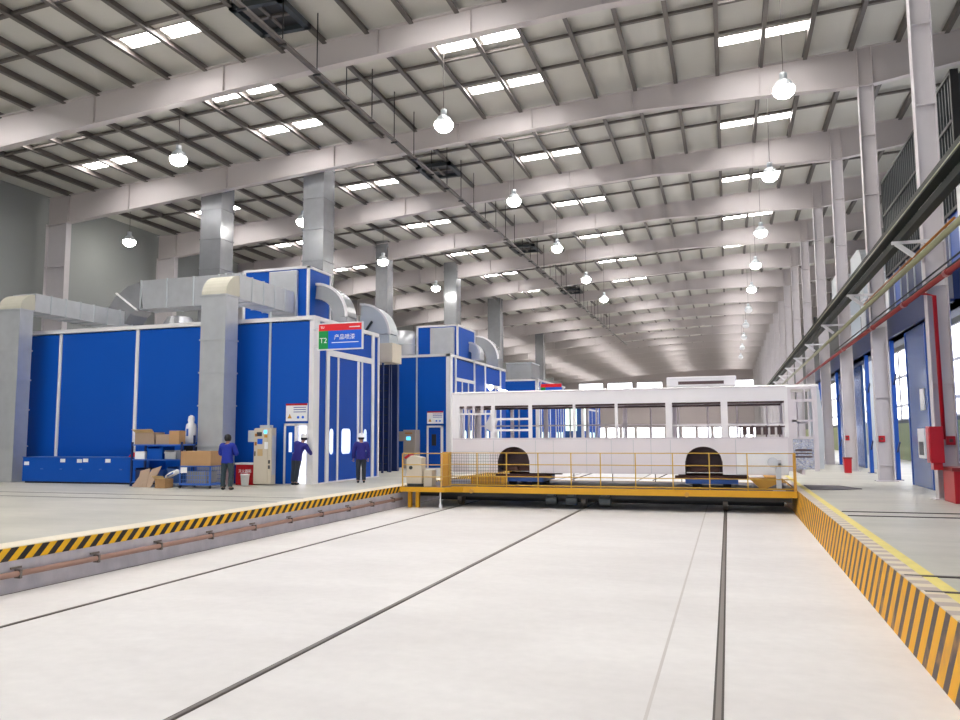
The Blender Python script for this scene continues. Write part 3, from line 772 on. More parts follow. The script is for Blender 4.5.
# ------------------------------------------------------------------ control cabinet, fire box, bucket
t = thing('control_cabinet', 'tall beige control cabinet covered in stickers beside the nearest booth side door', 'cabinet', (-15.5, 23.6, 0))
b = MB(t); b.box(-15.66, -15.0, 23.55, 23.85, 0.03, 1.96); b.build('body', M['beige'], t, bevel=.01)
b = MB(t); b.box(-15.67, -15.13, 23.52, 23.55, .05, 1.94); b.build('door', M['beige'], t)
b = MB(t); b.box(-15.97, -15.66, 23.6, 23.8, 1.48, 1.88); b.build('side_box', M['alu'], t, bevel=.01)
b = MB(t); b.box(-15.5, -15.1, 23.6, 23.8, 1.96, 2.06); b.build('top_box', M['alu'], t)
b = MB(t); b.box(-15.02, -14.99, 23.6, 23.82, .35, 1.7); b.build('side_panel', M['galv'], t)
for (x, z, w, h, mm) in ((-15.65, 1.5, .1, .09, 'sign_blue'), (-15.4, 1.36, .07, .12, 'white'), (-15.64, 1.12, .1, .12, 'card2'), (-15.44, 1.83, .06, .06, 'screen'),
                         (-15.82, 1.42, .04, .06, 'orange'), (-15.68, 1.75, .1, .07, 'text_dark'), (-15.8, 1.72, .05, .05, 'orange'), (-15.42, 1.68, .06, .05, 'ochre'), (-15.84, 1.08, .02, .08, 'black')):
    b = MB(t); b.box(x + .22 - w, x + .22 + w, 23.508, 23.52, z - h, z + h); b.build('sticker', M[mm], t)
for z in (.62, .8):
    b = MB(t); b.box(-15.1, -15.04, 23.53, 23.55, z - .06, z + .06); b.build('vent', M['text_dark'], t)
t = thing('fire_box', 'red fire extinguisher box with white characters on the floor left of the beige cabinet', 'box', (-16.4, 23.6, 0))
b = MB(t); b.box(-16.4, -15.72, 23.55, 23.95, 0, .70); b.build('body', M['red'], t, bevel=.012)
b = MB(t); b.box(-16.43, -15.7, 23.52, 23.98, .70, .76); b.build('lid', M['trim'], t)
text_mesh('灭火器箱', .13, M['text_white'], t, (-16.03, 23.545, .47), (PI / 2, 0, 0))
t = thing('bucket', 'white plastic bucket standing in front of the red fire box', 'bucket', (-15.97, 23.2, 0))
b = MB(t); b.lathe([(.12, 0), (.15, .36), (.158, .36), (.158, .40), (.14, .40), (.11, .02)], (-15.78, 23.2, 0), 20); b.build('pail', M['white'], t, True)
b = MB(t); b.tube(arc((-15.78, 23.2, .38), .16, 0, PI, ((1, 0, 0), (0, -.5, .4)), 10), .006, 6); b.build('handle', M['alu'], t)

# ------------------------------------------------------------------ storage rack with cartons
t = thing('storage_rack', 'blue steel storage rack cluttered with cartons and bins, right of the long cabinet', 'rack', (-18.4, 22.3, 0))
RX0, RX1 = -19.55, -17.52
for x in (RX0, RX1):
    for y in (22.1, 22.75):
        b = MB(t); b.box(x - .03, x + .03, y - .03, y + .03, 0, 1.72 if y > 22.5 else 1.5); b.build('post', M['navy'], t)
for z in (.16, .92, 1.42):
    b = MB(t); b.box(RX0 - .02, RX1 + .02, 22.08, 22.78, z - .04, z); b.build('shelf', M['cart_blue'], t)
def carton(x0, x1, y0, y1, z0, z1, lab, m='card', flap=False, grp='cardboard cartons by the blue rack', tape=True):
    tt = thing('carton', lab, 'box', ((x0 + x1) / 2, y0, z0), 0, grp)
    b = MB(tt); b.box(x0, x1, y0, y1, z0, z1); b.build('body', M[m], tt, bevel=.004)
    if tape:
        ym = (y0 + y1) / 2
        b = MB(tt); b.box(x0 - .002, x1 + .002, ym - .03, ym + .03, z1, z1 + .002); b.box(x0 - .004, x0 - .001, ym - .03, ym + .03, z1 - .12, z1); b.build('tape', M['card2'], tt)
    if flap:
        b = MB(tt); b.hexa([(x0, y0, z1 - .005), (x1, y0, z1 - .005), (x1 + .04, y0 - .16, z1 + .1), (x0 - .02, y0 - .16, z1 + .1),
                            (x0, y0 + .01, z1 + .004), (x1, y0 + .01, z1 + .004), (x1 + .04, y0 - .15, z1 + .108), (x0 - .02, y0 - .15, z1 + .108)]); b.build('flap', M['card2'], tt)
    return tt
carton(-19.5, -18.72, 22.15, 22.7, 1.42, 1.83, 'open cardboard carton with raised flap on top of the rack, at its left', 'card3', True)
carton(-18.66, -18.1, 22.2, 22.7, 1.42, 1.76, 'plain brown carton on the rack top between two others', 'card3')
carton(-18.06, -17.66, 22.12, 22.45, 1.42, 1.88, 'large upright brown carton on the rack top at its right end', 'card')
carton(-19.45, -19.05, 22.12, 22.5, .92, 1.18, 'white printed carton on the rack middle shelf at left', 'white')
carton(-18.02, -17.62, 21.45, 21.85, .0, .30, 'small brown carton on the floor at the right foot of the rack', 'card', True)
def bin_(x0, x1, y0, y1, z0, z1, lab, m='blue'):
    tt = thing('storage_bin', lab, 'bin', ((x0 + x1) / 2, y0, z0), 0, 'plastic bins on the blue rack')
    b = MB(tt); w = .02
    b.box(x0, x1, y0, y1, z0, z0 + w); b.box(x0, x0 + w, y0, y1, z0, z1); b.box(x1 - w, x1, y0, y1, z0, z1); b.box(x0, x1, y1 - w, y1, z0, z1); b.box(x0, x1, y0, y0 + w, z0, z1 - .06)
    b.build('body', M[m], tt)
    b = MB(tt); b.box(x0 - .015, x1 + .015, y0 - .015, y0 + .02, z1 - .1, z1 - .06); b.build('rim', M[m], tt)
bin_(-18.95, -18.3, 22.12, 22.7, .92, 1.34, 'big blue plastic bin on the rack middle shelf')
bin_(-18.22, -17.75, 22.12, 22.6, .92, 1.22, 'grey plastic bin on the rack middle shelf, right of the blue one', 'galv')
bin_(-19.4, -18.95, 22.12, 22.6, .16, .62, 'dark blue bin on the rack bottom shelf at left', 'navy')
bin_(-18.85, -18.25, 22.12, 22.6, .16, .55, 'blue bin on the rack bottom shelf in the middle', 'cart_blue')
bin_(-18.1, -17.5, 22.12, 22.6, .16, .66, 'slate blue bin on the rack bottom shelf at right', 'slate')
t = thing('crumpled_sheets', 'heap of brown packing paper sheets on the floor before the rack', 'paper', (-18.75, 21.8, 0))
for k, (x, a, h) in enumerate(((-19.0, .3, .5), (-18.8, -.25, .62), (-18.62, .5, .7))):
    b = MB(t); b.hexa([(x - .22, 21.75, .0), (x + .22, 21.7, .0), (x + .2 + a * .4, 22.0, h), (x - .2 + a * .4, 22.02, h * .85),
                       (x - .22, 21.78, .0), (x + .22, 21.73, .0), (x + .2 + a * .4, 22.02, h), (x - .2 + a * .4, 22.04, h * .85)]); b.build('sheet', M['card3'], t)
t = thing('rag_bundle', 'striped white rag bundle lying between rack and cage trolley', 'cloth', (-17.65, 21.9, .3))
b = MB(t); b.tube([(-17.95, 21.9, .34), (-17.75, 21.88, .42), (-17.5, 21.9, .52), (-17.35, 21.95, .5)], [.05, .09, .08, .04], 10); b.build('bundle', M['white'], t, True)
b = MB(t); b.tube([(-17.82, 21.8, .38), (-17.6, 21.79, .48)], .025, 6); b.build('stripe', M['cart_blue'], t)
# white covered stand
t = thing('covered_stand', 'white cloth cover over a black stand, upright left of the galvanised riser', 'cover', (-17.32, 22.6, 0))
b = MB(t); b.lathe([(.16, 0), (.17, .04), (.04, .06), (.035, 1.25), (.02, 1.26)], (-17.95, 23.1, 0), 12); b.build('stand', M['black'], t, True)
b = MB(t); b.box(-18.12, -17.78, 22.95, 23.25, 1.18, 1.42); b.build('holder', M['black'], t, bevel=.02)
b = MB(t); b.lathe([(.16, 1.42), (.19, 1.5), (.19, 1.95), (.17, 2.1), (.1, 2.16), (.12, 2.26), (.1, 2.38), (.03, 2.43)], (-17.95, 23.1, 0), 14); b.build('cloth', M['white'], t, True)
b = MB(t); b.box(-17.99, -17.91, 22.90, 22.912, 1.7, 1.95); b.build('label_patch', M['cart_blue'], t)
# wire cage trolley with a carton on top
t = thing('cage_trolley', 'blue wire cage trolley carrying a big carton, in front of the galvanised riser', 'trolley', (-16.6, 21.8, 0))
TX0, TX1, TY0, TY1 = -17.15, -15.95, 21.55, 22.35
b = MB(t); b.box(TX0, TX1, TY0, TY1, .1, .16); b.build('base', M['cart_blue'], t)
for x in (TX0 + .02, TX1 - .02):
    for y in (TY0 + .02, TY1 - .02):
        b = MB(t); b.box(x - .02, x + .02, y - .02, y + .02, .16, .72); b.build('post', M['cart_blue'], t)
        b = MB(t); b.tube([(x - .02, y, .05), (x + .02, y, .05)], .05, 12); b.build('caster', M['black'], t)
b = MB(t)
for k in range(13):
    x = TX0 + .06 + k * (TX1 - TX0 - .12) / 12
    for y in (TY0 + .01, TY1 - .01): b.box(x - .004, x + .004, y - .004, y + .004, .16, .7)
for z in (.28, .42, .56, .7):
    for y in (TY0 + .01, TY1 - .01): b.box(TX0, TX1, y - .006, y + .006, z - .006, z + .006)
b.build('wire_panel', M['cart_blue'], t)
b = MB(t); b.box(TX0, TX1, TY0, TY1, .70, .73); b.build('top_board', M['cart_blue'], t)
b = MB(t); b.box(TX0 + .05, TX0 + .3, TY0 - .01, TY0, .5, .68); b.build('tag', M['white'], t)
b = MB((-16.55, 21.7, .16)); b.box(-16.95, -16.2, 21.65, 22.25, .16, .55)
tag(b.build('crate', M['galv_d'], bevel=.02), 'grey crate inside the blue wire cage trolley', 'crate')
carton(-17.15, -16.0, 21.6, 22.3, .73, 1.20, 'large brown carton on top of the blue wire cage trolley', 'card')

# ------------------------------------------------------------------ transfer platform
t = thing('transfer_platform', 'yellow-edged rail transfer platform in the pit carrying the white bus', 'platform', (-4.2, 24.5, PITZ))
TY, TYB = 24.5, 28.6
b = MB(t); b.box(-10.25, 1.83, TY, TYB, -.06, 0.0); b.build('deck', M['deck'], t)
b = MB(t); b.box(-10.25, 1.84, TY - .05, TY, -.19, 0.005); b.box(1.79, 1.84, TY, TYB, -.19, .005); b.box(-10.25, 1.84, TYB, TYB + .05, -.19, 0.005); b.build('edge_beam', M['yellow'], t)
b = MB(t); b.box(-10.3, -8.75, 23.85, TY - .05, -.06, .0); b.build('side_step', M['deck'], t)
b = MB(t); b.box(-10.3, -8.75, 23.80, 23.85, -.15, 0.005); b.hexa([(-8.75, 23.8, -.15), (-8.35, TY - .05, -.15), (-8.35, TY, -.15), (-8.8, 23.85, -.15), (-8.75, 23.8, .005), (-8.35, TY - .05, .005), (-8.35, TY, .005), (-8.8, 23.85, .005)]); b.build('step_edge', M['yellow'], t)
b = MB(t)
for y in (24.75, 28.3): b.box(-10.1, 1.7, y - .08, y + .08, -.34, -.06)
for k in range(9): b.box(-9.9 + k * 1.43, -9.75 + k * 1.43, 24.8, 28.3, -.28, -.06)
b.build('underframe', M['black'], t)
b = MB(t); b.box(-10.0, 1.6, 26.6, 26.7, PITZ + .06, -.1); b.build('skirt_plate', M['black'], t)
for x in (-8.65, -4.48, -0.16):
    for y in (25.2, 27.9):
        b = MB(t); b.tube([(x - .07, y, -.44), (x + .07, y, -.44)], .215, 20); b.build('rail_wheel', M['rail'], t, False)
for x in (-10.05, -9.78):
    b = MB(t); b.box(x - .06, x + .06, 24.0, 24.12, PITZ + .0, -.06); b.build('step_leg', M['yellow'], t)
b = MB(t); b.tube([(-8.95, 23.95, -.06), (-8.95, 23.95, PITZ + .05)], .025, 8); b.tube([(-8.95, 23.95, PITZ + .12), (-8.95, 23.95, PITZ)], .06, 10); b.build('jack_leg', M['white'], t)
for x in (-5.6, -4.95, -3.9):
    b = MB(t); b.tube([(x, 24.62, -.4), (x + .35, 24.62, -.4)], .13, 14); b.box(x + .05, x + .3, 24.55, 24.7, -.27, -.19); b.build('drive_motor', M['mesh_dark'], t)
for x in (-8.05, -1.25):
    b = MB(t); b.tube([(x, TY - .05, -.14), (x, TY - .12, -.14)], .07, 12); b.build('warning_lamp', M['ochre'], t)
# guard rails
posts = [-8.85, -7.9, -6.9, -5.85, -4.78, -3.85, -2.77, -1.65, -.58, .5]
for x in posts:
    b = MB(t); b.box(x - .016, x + .016, 24.564, 24.596, 0, 1.09); b.build('rail_post', M['yellow_rail'], t)
for z in (1.09, .72, .33, .05):
    b = MB(t); b.tube([(-8.85, 24.58, z), (1.82, 24.58, z)], .014 if z > .1 else .024, 8); b.build('handrail', M['yellow_rail'], t, True)
b = MB(t); b.box(1.76, 1.84, 24.54, 24.62, 0, 1.1); b.build('rail_post', M['ochre'], t)
for x in (-10.25, -8.9):
    b = MB(t); b.box(x - .016, x + .016, 23.874, 23.906, 0, 1.09); b.build('rail_post', M['yellow_rail'], t)
b = MB(t)
for z in (1.09, .72, .33): b.tube([(-10.25, 23.89, z), (-8.9, 23.89, z), (-8.85, 24.55, z)], .014, 8)
b.build('handrail', M['yellow_rail'], t)
b = MB(t)
for k in range(1, 22):
    x = -8.85 + k * .083; b.box(x - .003, x + .003, 24.578, 24.588, .05, 1.07)
for z in (.15, .25, .42, .52, .62, .82, .92, 1.0): b.box(-8.85, -7.0, 24.578, 24.588, z - .004, z + .004)
b.build('guard_mesh', M['mesh_dark'], t)
b = MB(t); b.box(-9.14, -8.92, 24.62, 24.95, 0, 1.12); b.build('post_cabinet', M['ochre'], t, bevel=.01)
for x0_, x1_ in ((-5.5, -4.0), (-2.6, -1.6)):
    b = MB(t); b.bar((x0_, 28.3, .05), (x1_, 28.3, .5), .03); b.bar((x0_ + .1, 28.3, 0), (x0_ + .1, 28.3, .45), .03); b.bar((x1_, 28.3, 0), (x1_, 28.3, .5), .03); b.build('brace', M['rail'], t)
b = MB(t); b.tube([(-10.0, 28.4, .5), (1.7, 28.4, .5)], .015, 6); b.build('rear_rail', M['yellow_rail'], t)
# platform console
t = thing('operator_console', 'cream operator console with round dial and red flap at the left end of the platform', 'console', (-10.0, 24.05, 0))
b = MB(t); b.lathe([(.30, 0), (.30, .1)], (-9.9, 24.2, 0), 20); b.build('plinth', M['mesh_dark'], t)
b = MB(t); b.prism([(-10.17, .1), (-9.63, .1), (-9.63, .95), (-10.0, 1.02), (-10.17, .9)], 'y', 24.0, 24.4); b.build('body', M['beige'], t, bevel=.02)
b = MB(t); b.tube([(-10.0, 24.0, .62), (-10.0, 23.97, .62)], .06, 16); b.build('dial', M['mesh_dark'], t)
b = MB(t); b.hexa([(-10.2, 23.98, .9), (-10.05, 23.98, 1.0), (-10.05, 24.4, 1.0), (-10.2, 24.4, .9), (-10.24, 23.98, .96), (-10.07, 23.98, 1.07), (-10.07, 24.4, 1.07), (-10.24, 24.4, .96)]); b.build('flap', M['red'], t)
b = MB(t); b.box(-9.6, -9.3, 24.1, 24.5, 0, .55); b.build('side_case', M['beige'], t, bevel=.02)
t = thing('booth_console', 'grey control cabinet with small blue screen beside the second booth side door', 'cabinet', (-16.2, 37.6, 0))
b = MB(t); b.box(-16.1, -15.45, 37.6, 38.3, 0, 1.98); b.build('body', M['grey_box'], t, bevel=.01)
b = MB(t); b.box(-16.5, -16.1, 37.7, 38.1, 1.4, 1.9); b.build('side_box', M['grey_box'], t, bevel=.01)
b = MB(t); b.box(-15.92, -15.7, 37.585, 37.6, 1.45, 1.63); b.build('screen', M['screen'], t)
b = MB(t); b.box(-16.0, -15.6, 37.585, 37.6, 1.78, 1.84); b.build('button_row', M['orange'], t)
# bollard-like pedestal
t = thing('stop_pedestal', 'grey metal pedestal with round head at the right end of the platform', 'pedestal', (1.4, 24.75, 0))
b = MB(t); b.box(1.30, 1.44, 24.7, 24.84, 0.0, .8); b.box(1.2, 1.54, 24.62, 24.92, 0, .03); b.build('post', M['galv'], t)
b = MB(t); b.tube([(1.22, 24.66, .82), (1.22, 24.9, .82)], .15, 18); b.box(1.2, 1.45, 24.7, 24.86, .74, .9); b.build('head', M['galv'], t)
t = thing('chock_ramp', 'ochre wedge ramp on the deck under the bus right end', 'ramp', (.95, 25.2, 0))
b = MB(t); b.prism([(.55, .33), (1.5, .33), (1.5, .24), (1.0, .02), (.85, .02)], 'y', 25.1, 25.7); b.build('wedge', M['ochre'], t)
b = MB(t); b.box(.8, 1.05, 25.15, 25.65, 0, .03); b.build('foot', M['rust'], t)
t = thing('yellow_tray', 'ribbed yellow tray on the deck below the bus left end', 'tray', (-7.9, 25.0, 0))
b = MB(t); b.box(-8.25, -7.05, 24.95, 25.25, .06, .32); b.build('tray', M['ochre'], t, bevel=.015)
for k in range(9):
    b = MB(t); b.box(-8.2 + k * .13, -8.16 + k * .13, 24.93, 24.95, .08, .3); b.build('rib', M['yellow'], t)
b = MB(t); b.box(-8.1, -7.2, 25.0, 25.2, 0, .06); b.build('foot', M['rust'], t)
b = MB((3.0, 26.4, 0)); b.prism([(2.27, 25.3), (2.8, 25.3), (3.75, 25.9), (3.3, 27.3), (2.27, 27.5)], 'z', 0, .02)
tag(b.build('bridge_plate', M['deck']), 'dark steel bridging plate on the right floor beside the platform', 'plate')

# ------------------------------------------------------------------ bus dollies
def dolly(xc, lab, half):
    tt = thing('bus_dolly', lab, 'dolly', (xc, 26.55, 0), 0, 'blue dollies under the bus')
    for ya in (25.55, 27.3):
        b = MB(tt); b.box(xc - half, xc + half, ya, ya + .2, .28, .37); b.build('beam', M['rust'], tt)
    b = MB(tt); b.box(xc - half * .72, xc + half * .72, 25.6, 27.45, .12, .28); b.build('frame', M['cart_blue'], tt, bevel=.01)
    for sx in (-.42, .42):
        for y in (25.75, 27.3):
            b = MB(tt); b.tube([(xc + sx * half - .12, y, .09), (xc + sx * half + .12, y, .09)], .09, 14); b.build('wheel', M['black'], tt)
dolly(-6.6, 'blue wheeled dolly under the bus, below the left wheel arch', .95)
dolly(-.55, 'blue wheeled dolly under the bus, below the right wheel arch', 1.1)

# ------------------------------------------------------------------ bus body shell
BXa, BXb, YA, YB = -9.0, 2.68, 25.3, 27.8
t = thing('bus_shell', 'unfinished white bus body shell with open windows on the transfer platform', 'bus', ((BXa + BXb) / 2, (YA + YB) / 2, .37))
def side_panel(y0, y1, arches):
    """lower side skin with two arch cut-outs, split into convex strips"""
    b = MB(t); zb, zt = .42, 1.55
    xs = [BXa]
    for (c, r, top) in arches: xs += [c - r, c + r]
    xs.append(1.70)
    for k in range(0, len(xs), 2): b.box(xs[k], xs[k + 1], y0, y1, zb, zt)
    for (c, r, top) in arches:
        n = 20
        for i in range(n):
            a0 = -1 + 2 * i / n; a1 = -1 + 2 * (i + 1) / n
            def zc(a): return .80 + (top - .80) * math.sqrt(max(0, 1 - a * a))
            b.hexa([(c + a0 * r, y0, zc(a0)), (c + a1 * r, y0, zc(a1)), (c + a1 * r, y1, zc(a1)), (c + a0 * r, y1, zc(a0)),
                    (c + a0 * r, y0, zt), (c + a1 * r, y0, zt), (c + a1 * r, y1, zt), (c + a0 * r, y1, zt)])
    return b
AR = [(-6.86, .55, 1.28), (-.76, .56, 1.28)]
side_panel(YA, YA + .05, AR).build('near_side_panel', M['bus_side'], t)
side_panel(YB - .05, YB, AR).build('far_side_panel', M['bus'], t)
for (c, r, top) in AR:
    n = 16
    pts = [(c + r * 1.02 * math.cos(PI * i / n), .80 + (top - .78) * math.sin(PI * i / n)) for i in range(n + 1)]
    for y0_, y1_ in ((YA + .051, YA + .75), (YB - .75, YB - .051)):
        b = MB(t)
        for p, q in zip(pts, pts[1:]):
            b.hexa([(p[0], y0_, p[1]), (q[0], y0_, q[1]), (q[0], y1_, q[1]), (p[0], y1_, p[1]),
                    (p[0] * 1.0 + (p[0] - c) * .03, y0_, p[1] + .03), (q[0] + (q[0] - c) * .03, y0_, q[1] + .03), (q[0] + (q[0] - c) * .03, y1_, q[1] + .03), (p[0] + (p[0] - c) * .03, y1_, p[1] + .03)])
        yy = y1_ - .03 if y0_ < 26 else y0_
        b.box(c - r, c + r, yy, yy + .03, .45, 1.26)
        for x in (c - r - .02, c + r): b.box(x, x + .02, y0_, y1_, .42, .82)
        b.build('wheel_arch', M['arch'], t)
    b = MB(t); b.box(c - .45, c + .45, YA + .5, YA + .7, .48, .62); b.tube([(c, YA + .3, .56), (c, YB - .3, .56)], .07, 10); b.build('axle_stand', M['rust'], t)
b = MB(t); 
for xa, xb, ins in ((BXa + .06, -7.44, .06), (-7.44, -6.28, .8), (-6.28, -1.34, .06), (-1.34, -.18, .8), (-.18, 2.56, .06)): b.box(xa, xb, YA + ins, YB - ins, .84, .9)
b.build('floor_pan', M['bus_frame'], t)
for k in range(7):
    x = BXa + .6 + k * 1.75
    b = MB(t); b.box(x - .04, x + .04, YA + .08, YB - .08, .44, .84) if all(abs(x - c) > .75 for c, _, _ in AR) else b.box(x - .04, x + .04, YA + .9, YB - .9, .5, .84)
    b.build('floor_rib', M['bus_frame'], t)
# cove panels and roof
for (y0_, y1_, nm) in ((YA, YA + .05, 'near_cove_panel'), (YB - .05, YB, 'far_cove_panel')):
    b = MB(t)
    xs = [BXa, -7.56, -6.27, -4.79, -3.42, -1.77, -.1, 1.71]
    for xa, xb in zip(xs, xs[1:]): b.box(xa + .012, xb - .012, y0_, y1_, 2.66, 3.08)
    b.build(nm, M['bus'], t)
b = MB(t)
prof = [(YA + .02, 3.04), (YA + .0, 3.08), (YA + .08, 3.13), (YA + .35, 3.17), (26.55, 3.20), (YB - .35, 3.17), (YB - .08, 3.13), (YB, 3.08), (YB - .02, 3.04), (26.55, 3.12)]
b.prism(prof, 'x', BXa - .02, 2.62); b.build('roof', M['bus'], t)
b = MB(t); b.box(BXa, 1.7, YA - .02, YA + .02, 3.075, 3.11); b.build('gutter', M['bus_frame'], t)
b = MB(t); b.box(BXa + .2, 1.68, YA + .06, YA + .1, 2.60, 2.665); b.box(BXa + .2, 1.68, YB - .1, YB - .06, 2.60, 2.665); b.build('window_header', M['arch'], t)  # dark strips standing in for the shaded roof interior and duct side
pil = [(-8.88, .24), (-7.56, .12), (-6.27, .12), (-4.79, .09), (-3.42, .09), (-1.77, .2), (-.1, .2), (1.69, .1)]
for x, w in pil:
    b = MB(t); b.box(x - w / 2, x + w / 2, YA - .004, YA + .07, 1.55, 3.07); b.build('window_pillar', M['bus'], t)
    b = MB(t); b.box(x - w / 2, x + w / 2, YB - .07, YB + .004, 1.55, 3.07); b.build('window_pillar', M['bus_frame'], t)
b = MB(t); b.box(BXa, 1.7, YA - .012, YA + .06, 1.52, 1.57); b.build('sill_rail', M['bus_frame'], t)
b = MB(t); b.box(BXa, 1.7, YB - .06, YB + .012, 1.52, 1.57); b.build('sill_rail', M['bus_frame'], t)
b = MB(t)
b.box(-8.76, -7.6, YA + .01, YA + .05, 2.36, 2.42); b.box(-7.5, -6.32, YA + .01, YA + .05, 2.17, 2.24); b.box(-7.5, -6.32, YA + .01, YA + .05, 1.80, 1.87)
b.box(-1.67, -.2, YA + .01, YA + .05, 1.92, 1.97); b.box(0, 1.64, YA + .01, YA + .05, 1.92, 1.97)
b.build('window_bar', M['bus'], t)
b = MB(t)
for x in (.35, .72, 1.1, 1.48): b.box(x - .02, x + .02, YA + .01, YA + .05, 1.57, 1.92)
for x in (.42, .62, .82, 1.02, 1.22, 1.42): b.box(x, x + .13, YA + .1, YA + .14, 1.64, 1.86)
b.box(.3, 1.64, YA + .1, YA + .14, 1.86, 1.9)
b.build('sill_lattice', M['arch'], t)
b = MB(t)
for x in (-8.6, -8.3): b.box(x - .02, x + .02, YA + .02, YA + .05, 1.57, 2.36)
for x in (-8.55, -8.25, -7.95): b.box(x - .05, x + .05, YA + .02, YA + .05, 2.42, 2.66)
b.build('end_bars', M['bus_frame'], t)
b = MB(t)
for k in range(10):
    x = -7.3 + k * .95; b.box(x - .025, x + .025, YB - .06, YB - .02, 1.57, 2.66)
b.box(-8.8, 1.7, YB - .06, YB - .02, 1.98, 2.03)
b.build('far_window_bars', M['bus_frame'], t)
b = MB(t); b.hexa([(-8.05, 25.9, 1.95), (-7.75, 25.9, 1.75), (-7.75, 26.1, 1.75), (-8.05, 26.1, 1.95), (-7.85, 25.9, 2.35), (-7.62, 25.9, 2.2), (-7.62, 26.1, 2.2), (-7.85, 26.1, 2.35)])
b.box(-7.75, -7.62, 25.9, 26.1, .9, 1.85); b.build('seat_bracket', M['bus'], t)
# bright hatches and seams on the near side
for (xa, xb, za, zb) in ((-8.42, -7.7, .45, 1.1), (.22, 1.68, .44, 1.12)):
    b = MB(t); b.box(xa, xb, YA - .018, YA, za, zb); b.build('side_hatch', M['white'], t, bevel=.015)
b = MB(t)
for x in (-7.55, -6.1, -5.5, -4.4, -3.6, -2.9, -2.35, -1.75, .2): b.box(x - .008, x + .008, YA - .006, YA, .44, 1.5)
b.box(BXa, -7.5, YA - .006, YA, 1.12, 1.13); b.build('panel_seam', M['galv'], t)
# end walls and open front frame
b = MB(t); b.box(BXa, BXa + .06, YA + .05, YB - .05, .45, 1.55); b.box(BXa, BXa + .06, YA + .05, YB - .05, 2.6, 3.05)
for y in (YA + .1, 26.1, 27.0, YB - .1): b.box(BXa, BXa + .06, y - .06, y + .06, 1.5, 2.7)
b.build('rear_frame', M['bus_frame'], t)
b = MB(t)
for (xa, xb, za, zb) in ((1.70, 1.84, .55, 3.06), (2.42, 2.56, .55, 3.06), (1.84, 2.42, 1.5, 1.58), (1.84, 2.42, 2.02, 2.08), (1.84, 2.42, 2.62, 2.70), (1.84, 2.42, 3.0, 3.08), (1.84, 1.98, 1.58, 2.62), (2.2, 2.24, 2.7, 3.0)):
    b.box(xa, xb, YA, YA + .06, za, zb)
b.build('cab_window_frame', M['bus_frame'], t)
b = MB(t); b.box(1.84, 2.42, YA + .01, YA + .05, .6, 1.5); b.build('cab_skin', M['foil'], t)
b = MB(t); b.box(1.9, 2.36, YA - .01, YA + .02, 1.14, 1.2); b.box(1.9, 2.36, YA - .01, YA + .02, .95, 1.0); b.box(1.9, 2.36, YA - .01, YA + .02, 1.06, 1.09); b.build('cab_vent', M['arch'], t)
b = MB(t)
ps = [(2.56, .62), (2.68, .62), (2.71, 1.4), (2.69, 2.3), (2.64, 2.95), (2.56, 3.1)]
b.prism(ps, 'y', YA, YA + .22); b.prism(ps, 'y', YB - .22, YB); b.box(2.58, 2.68, YA + .2, YB - .2, .62, 1.35); b.box(2.55, 2.64, YA + .2, YB - .2, 2.75, 3.08)
b.build('front_corner', M['galv'], t)
b = MB(t); b.box(1.9, 2.35, 25.9, 26.5, .9, 1.35); b.box(2.3, 2.6, 25.6, 27.5, 1.35, 1.55); b.build('dashboard_frame', M['galv'], t)
b = MB(t)
for x in (1.98, 2.2): b.box(x - .02, x + .02, YB - .06, YB, .9, 3.0)
b.box(1.7, 2.5, YB - .06, YB, 2.0, 2.06); b.build('far_cab_frame', M['bus_frame'], t)
# roof unit
b = MB(t); b.box(-1.85, .29, 25.75, 27.35, 3.18, 3.50); ru = b.build('roof_unit', M['bus'], t, bevel=.03)
b = MB(t); b.box(-1.48, -.08, 25.735, 25.75, 3.25, 3.35); b.build('louvre', M['arch'], ru)
b = MB(t); b.box(-1.75, .2, 25.742, 25.75, 3.42, 3.425); b.build('panel_line', M['galv'], ru)

# ------------------------------------------------------------------ right side: partitions, posts, pipes
t = thing('bay_partition', 'glossy blue partition with white upper panes, nearest on the right', 'partition', (5.75, 17, 0), 0, 'blue partitions on the right')
for k in range(6):
    y = 12.6 + k * 1.6
    b = MB(t); b.box(5.72, 5.82, y, y + 1.55, 0, 5.1); b.build('panel', M['cyan'], t)
    b = MB(t); b.box(5.70, 5.84, y - .06, y + .06, 0, 8.3); b.build('post', M['navy'], t)
    b = MB(t); b.box(5.74, 5.80, y + .45, y + 1.5, 5.75, 7.9); b.build('upper_pane', M['white'], t)
    b = MB(t); b.box(5.73, 5.81, y + .06, y + .45, 5.75, 7.9); b.build('upper_panel', M['cyan'], t)
b = MB(t); b.box(5.70, 5.86, 12.5, 22.2, 5.1, 5.75); b.build('lintel', M['navy'], t)
b = MB(t); b.box(5.70, 5.86, 12.5, 22.2, 7.9, 8.3); b.build('top_rail', M['alu'], t)
t = thing('bay_partition', 'slate blue two-leaf partition standing behind the red hose cabinet', 'partition', (5.72, 27, 0), 0, 'blue partitions on the right')
for (ya, yb) in ((23.6, 25.85), (25.95, 28.5)):
    b = MB(t); b.box(5.66, 5.76, ya, yb, 0, 4.95); lf = b.build('leaf', M['slate'], t)
for y in (23.55, 25.9, 28.55):
    b = MB(t); b.box(5.64, 5.78, y - .05, y + .05, 0, 4.95); b.build('edge_post', M['cyan'], t)
b = MB(t); b.box(5.62, 5.65, 26.3, 26.8, 2.35, 3.0); b.build('poster', M['white'], t)
b = MB((5.7, 30, 4.95)); b.box(5.58, 6.34, 22.3, 60.0, 4.98, 5.95); b.box(5.5, 5.94, 22.3, 60, 4.98, 5.06)
tag(b.build('lintel_beam', M['navy']), 'dark navy lintel beam running above the blue posts on the right', 'beam')
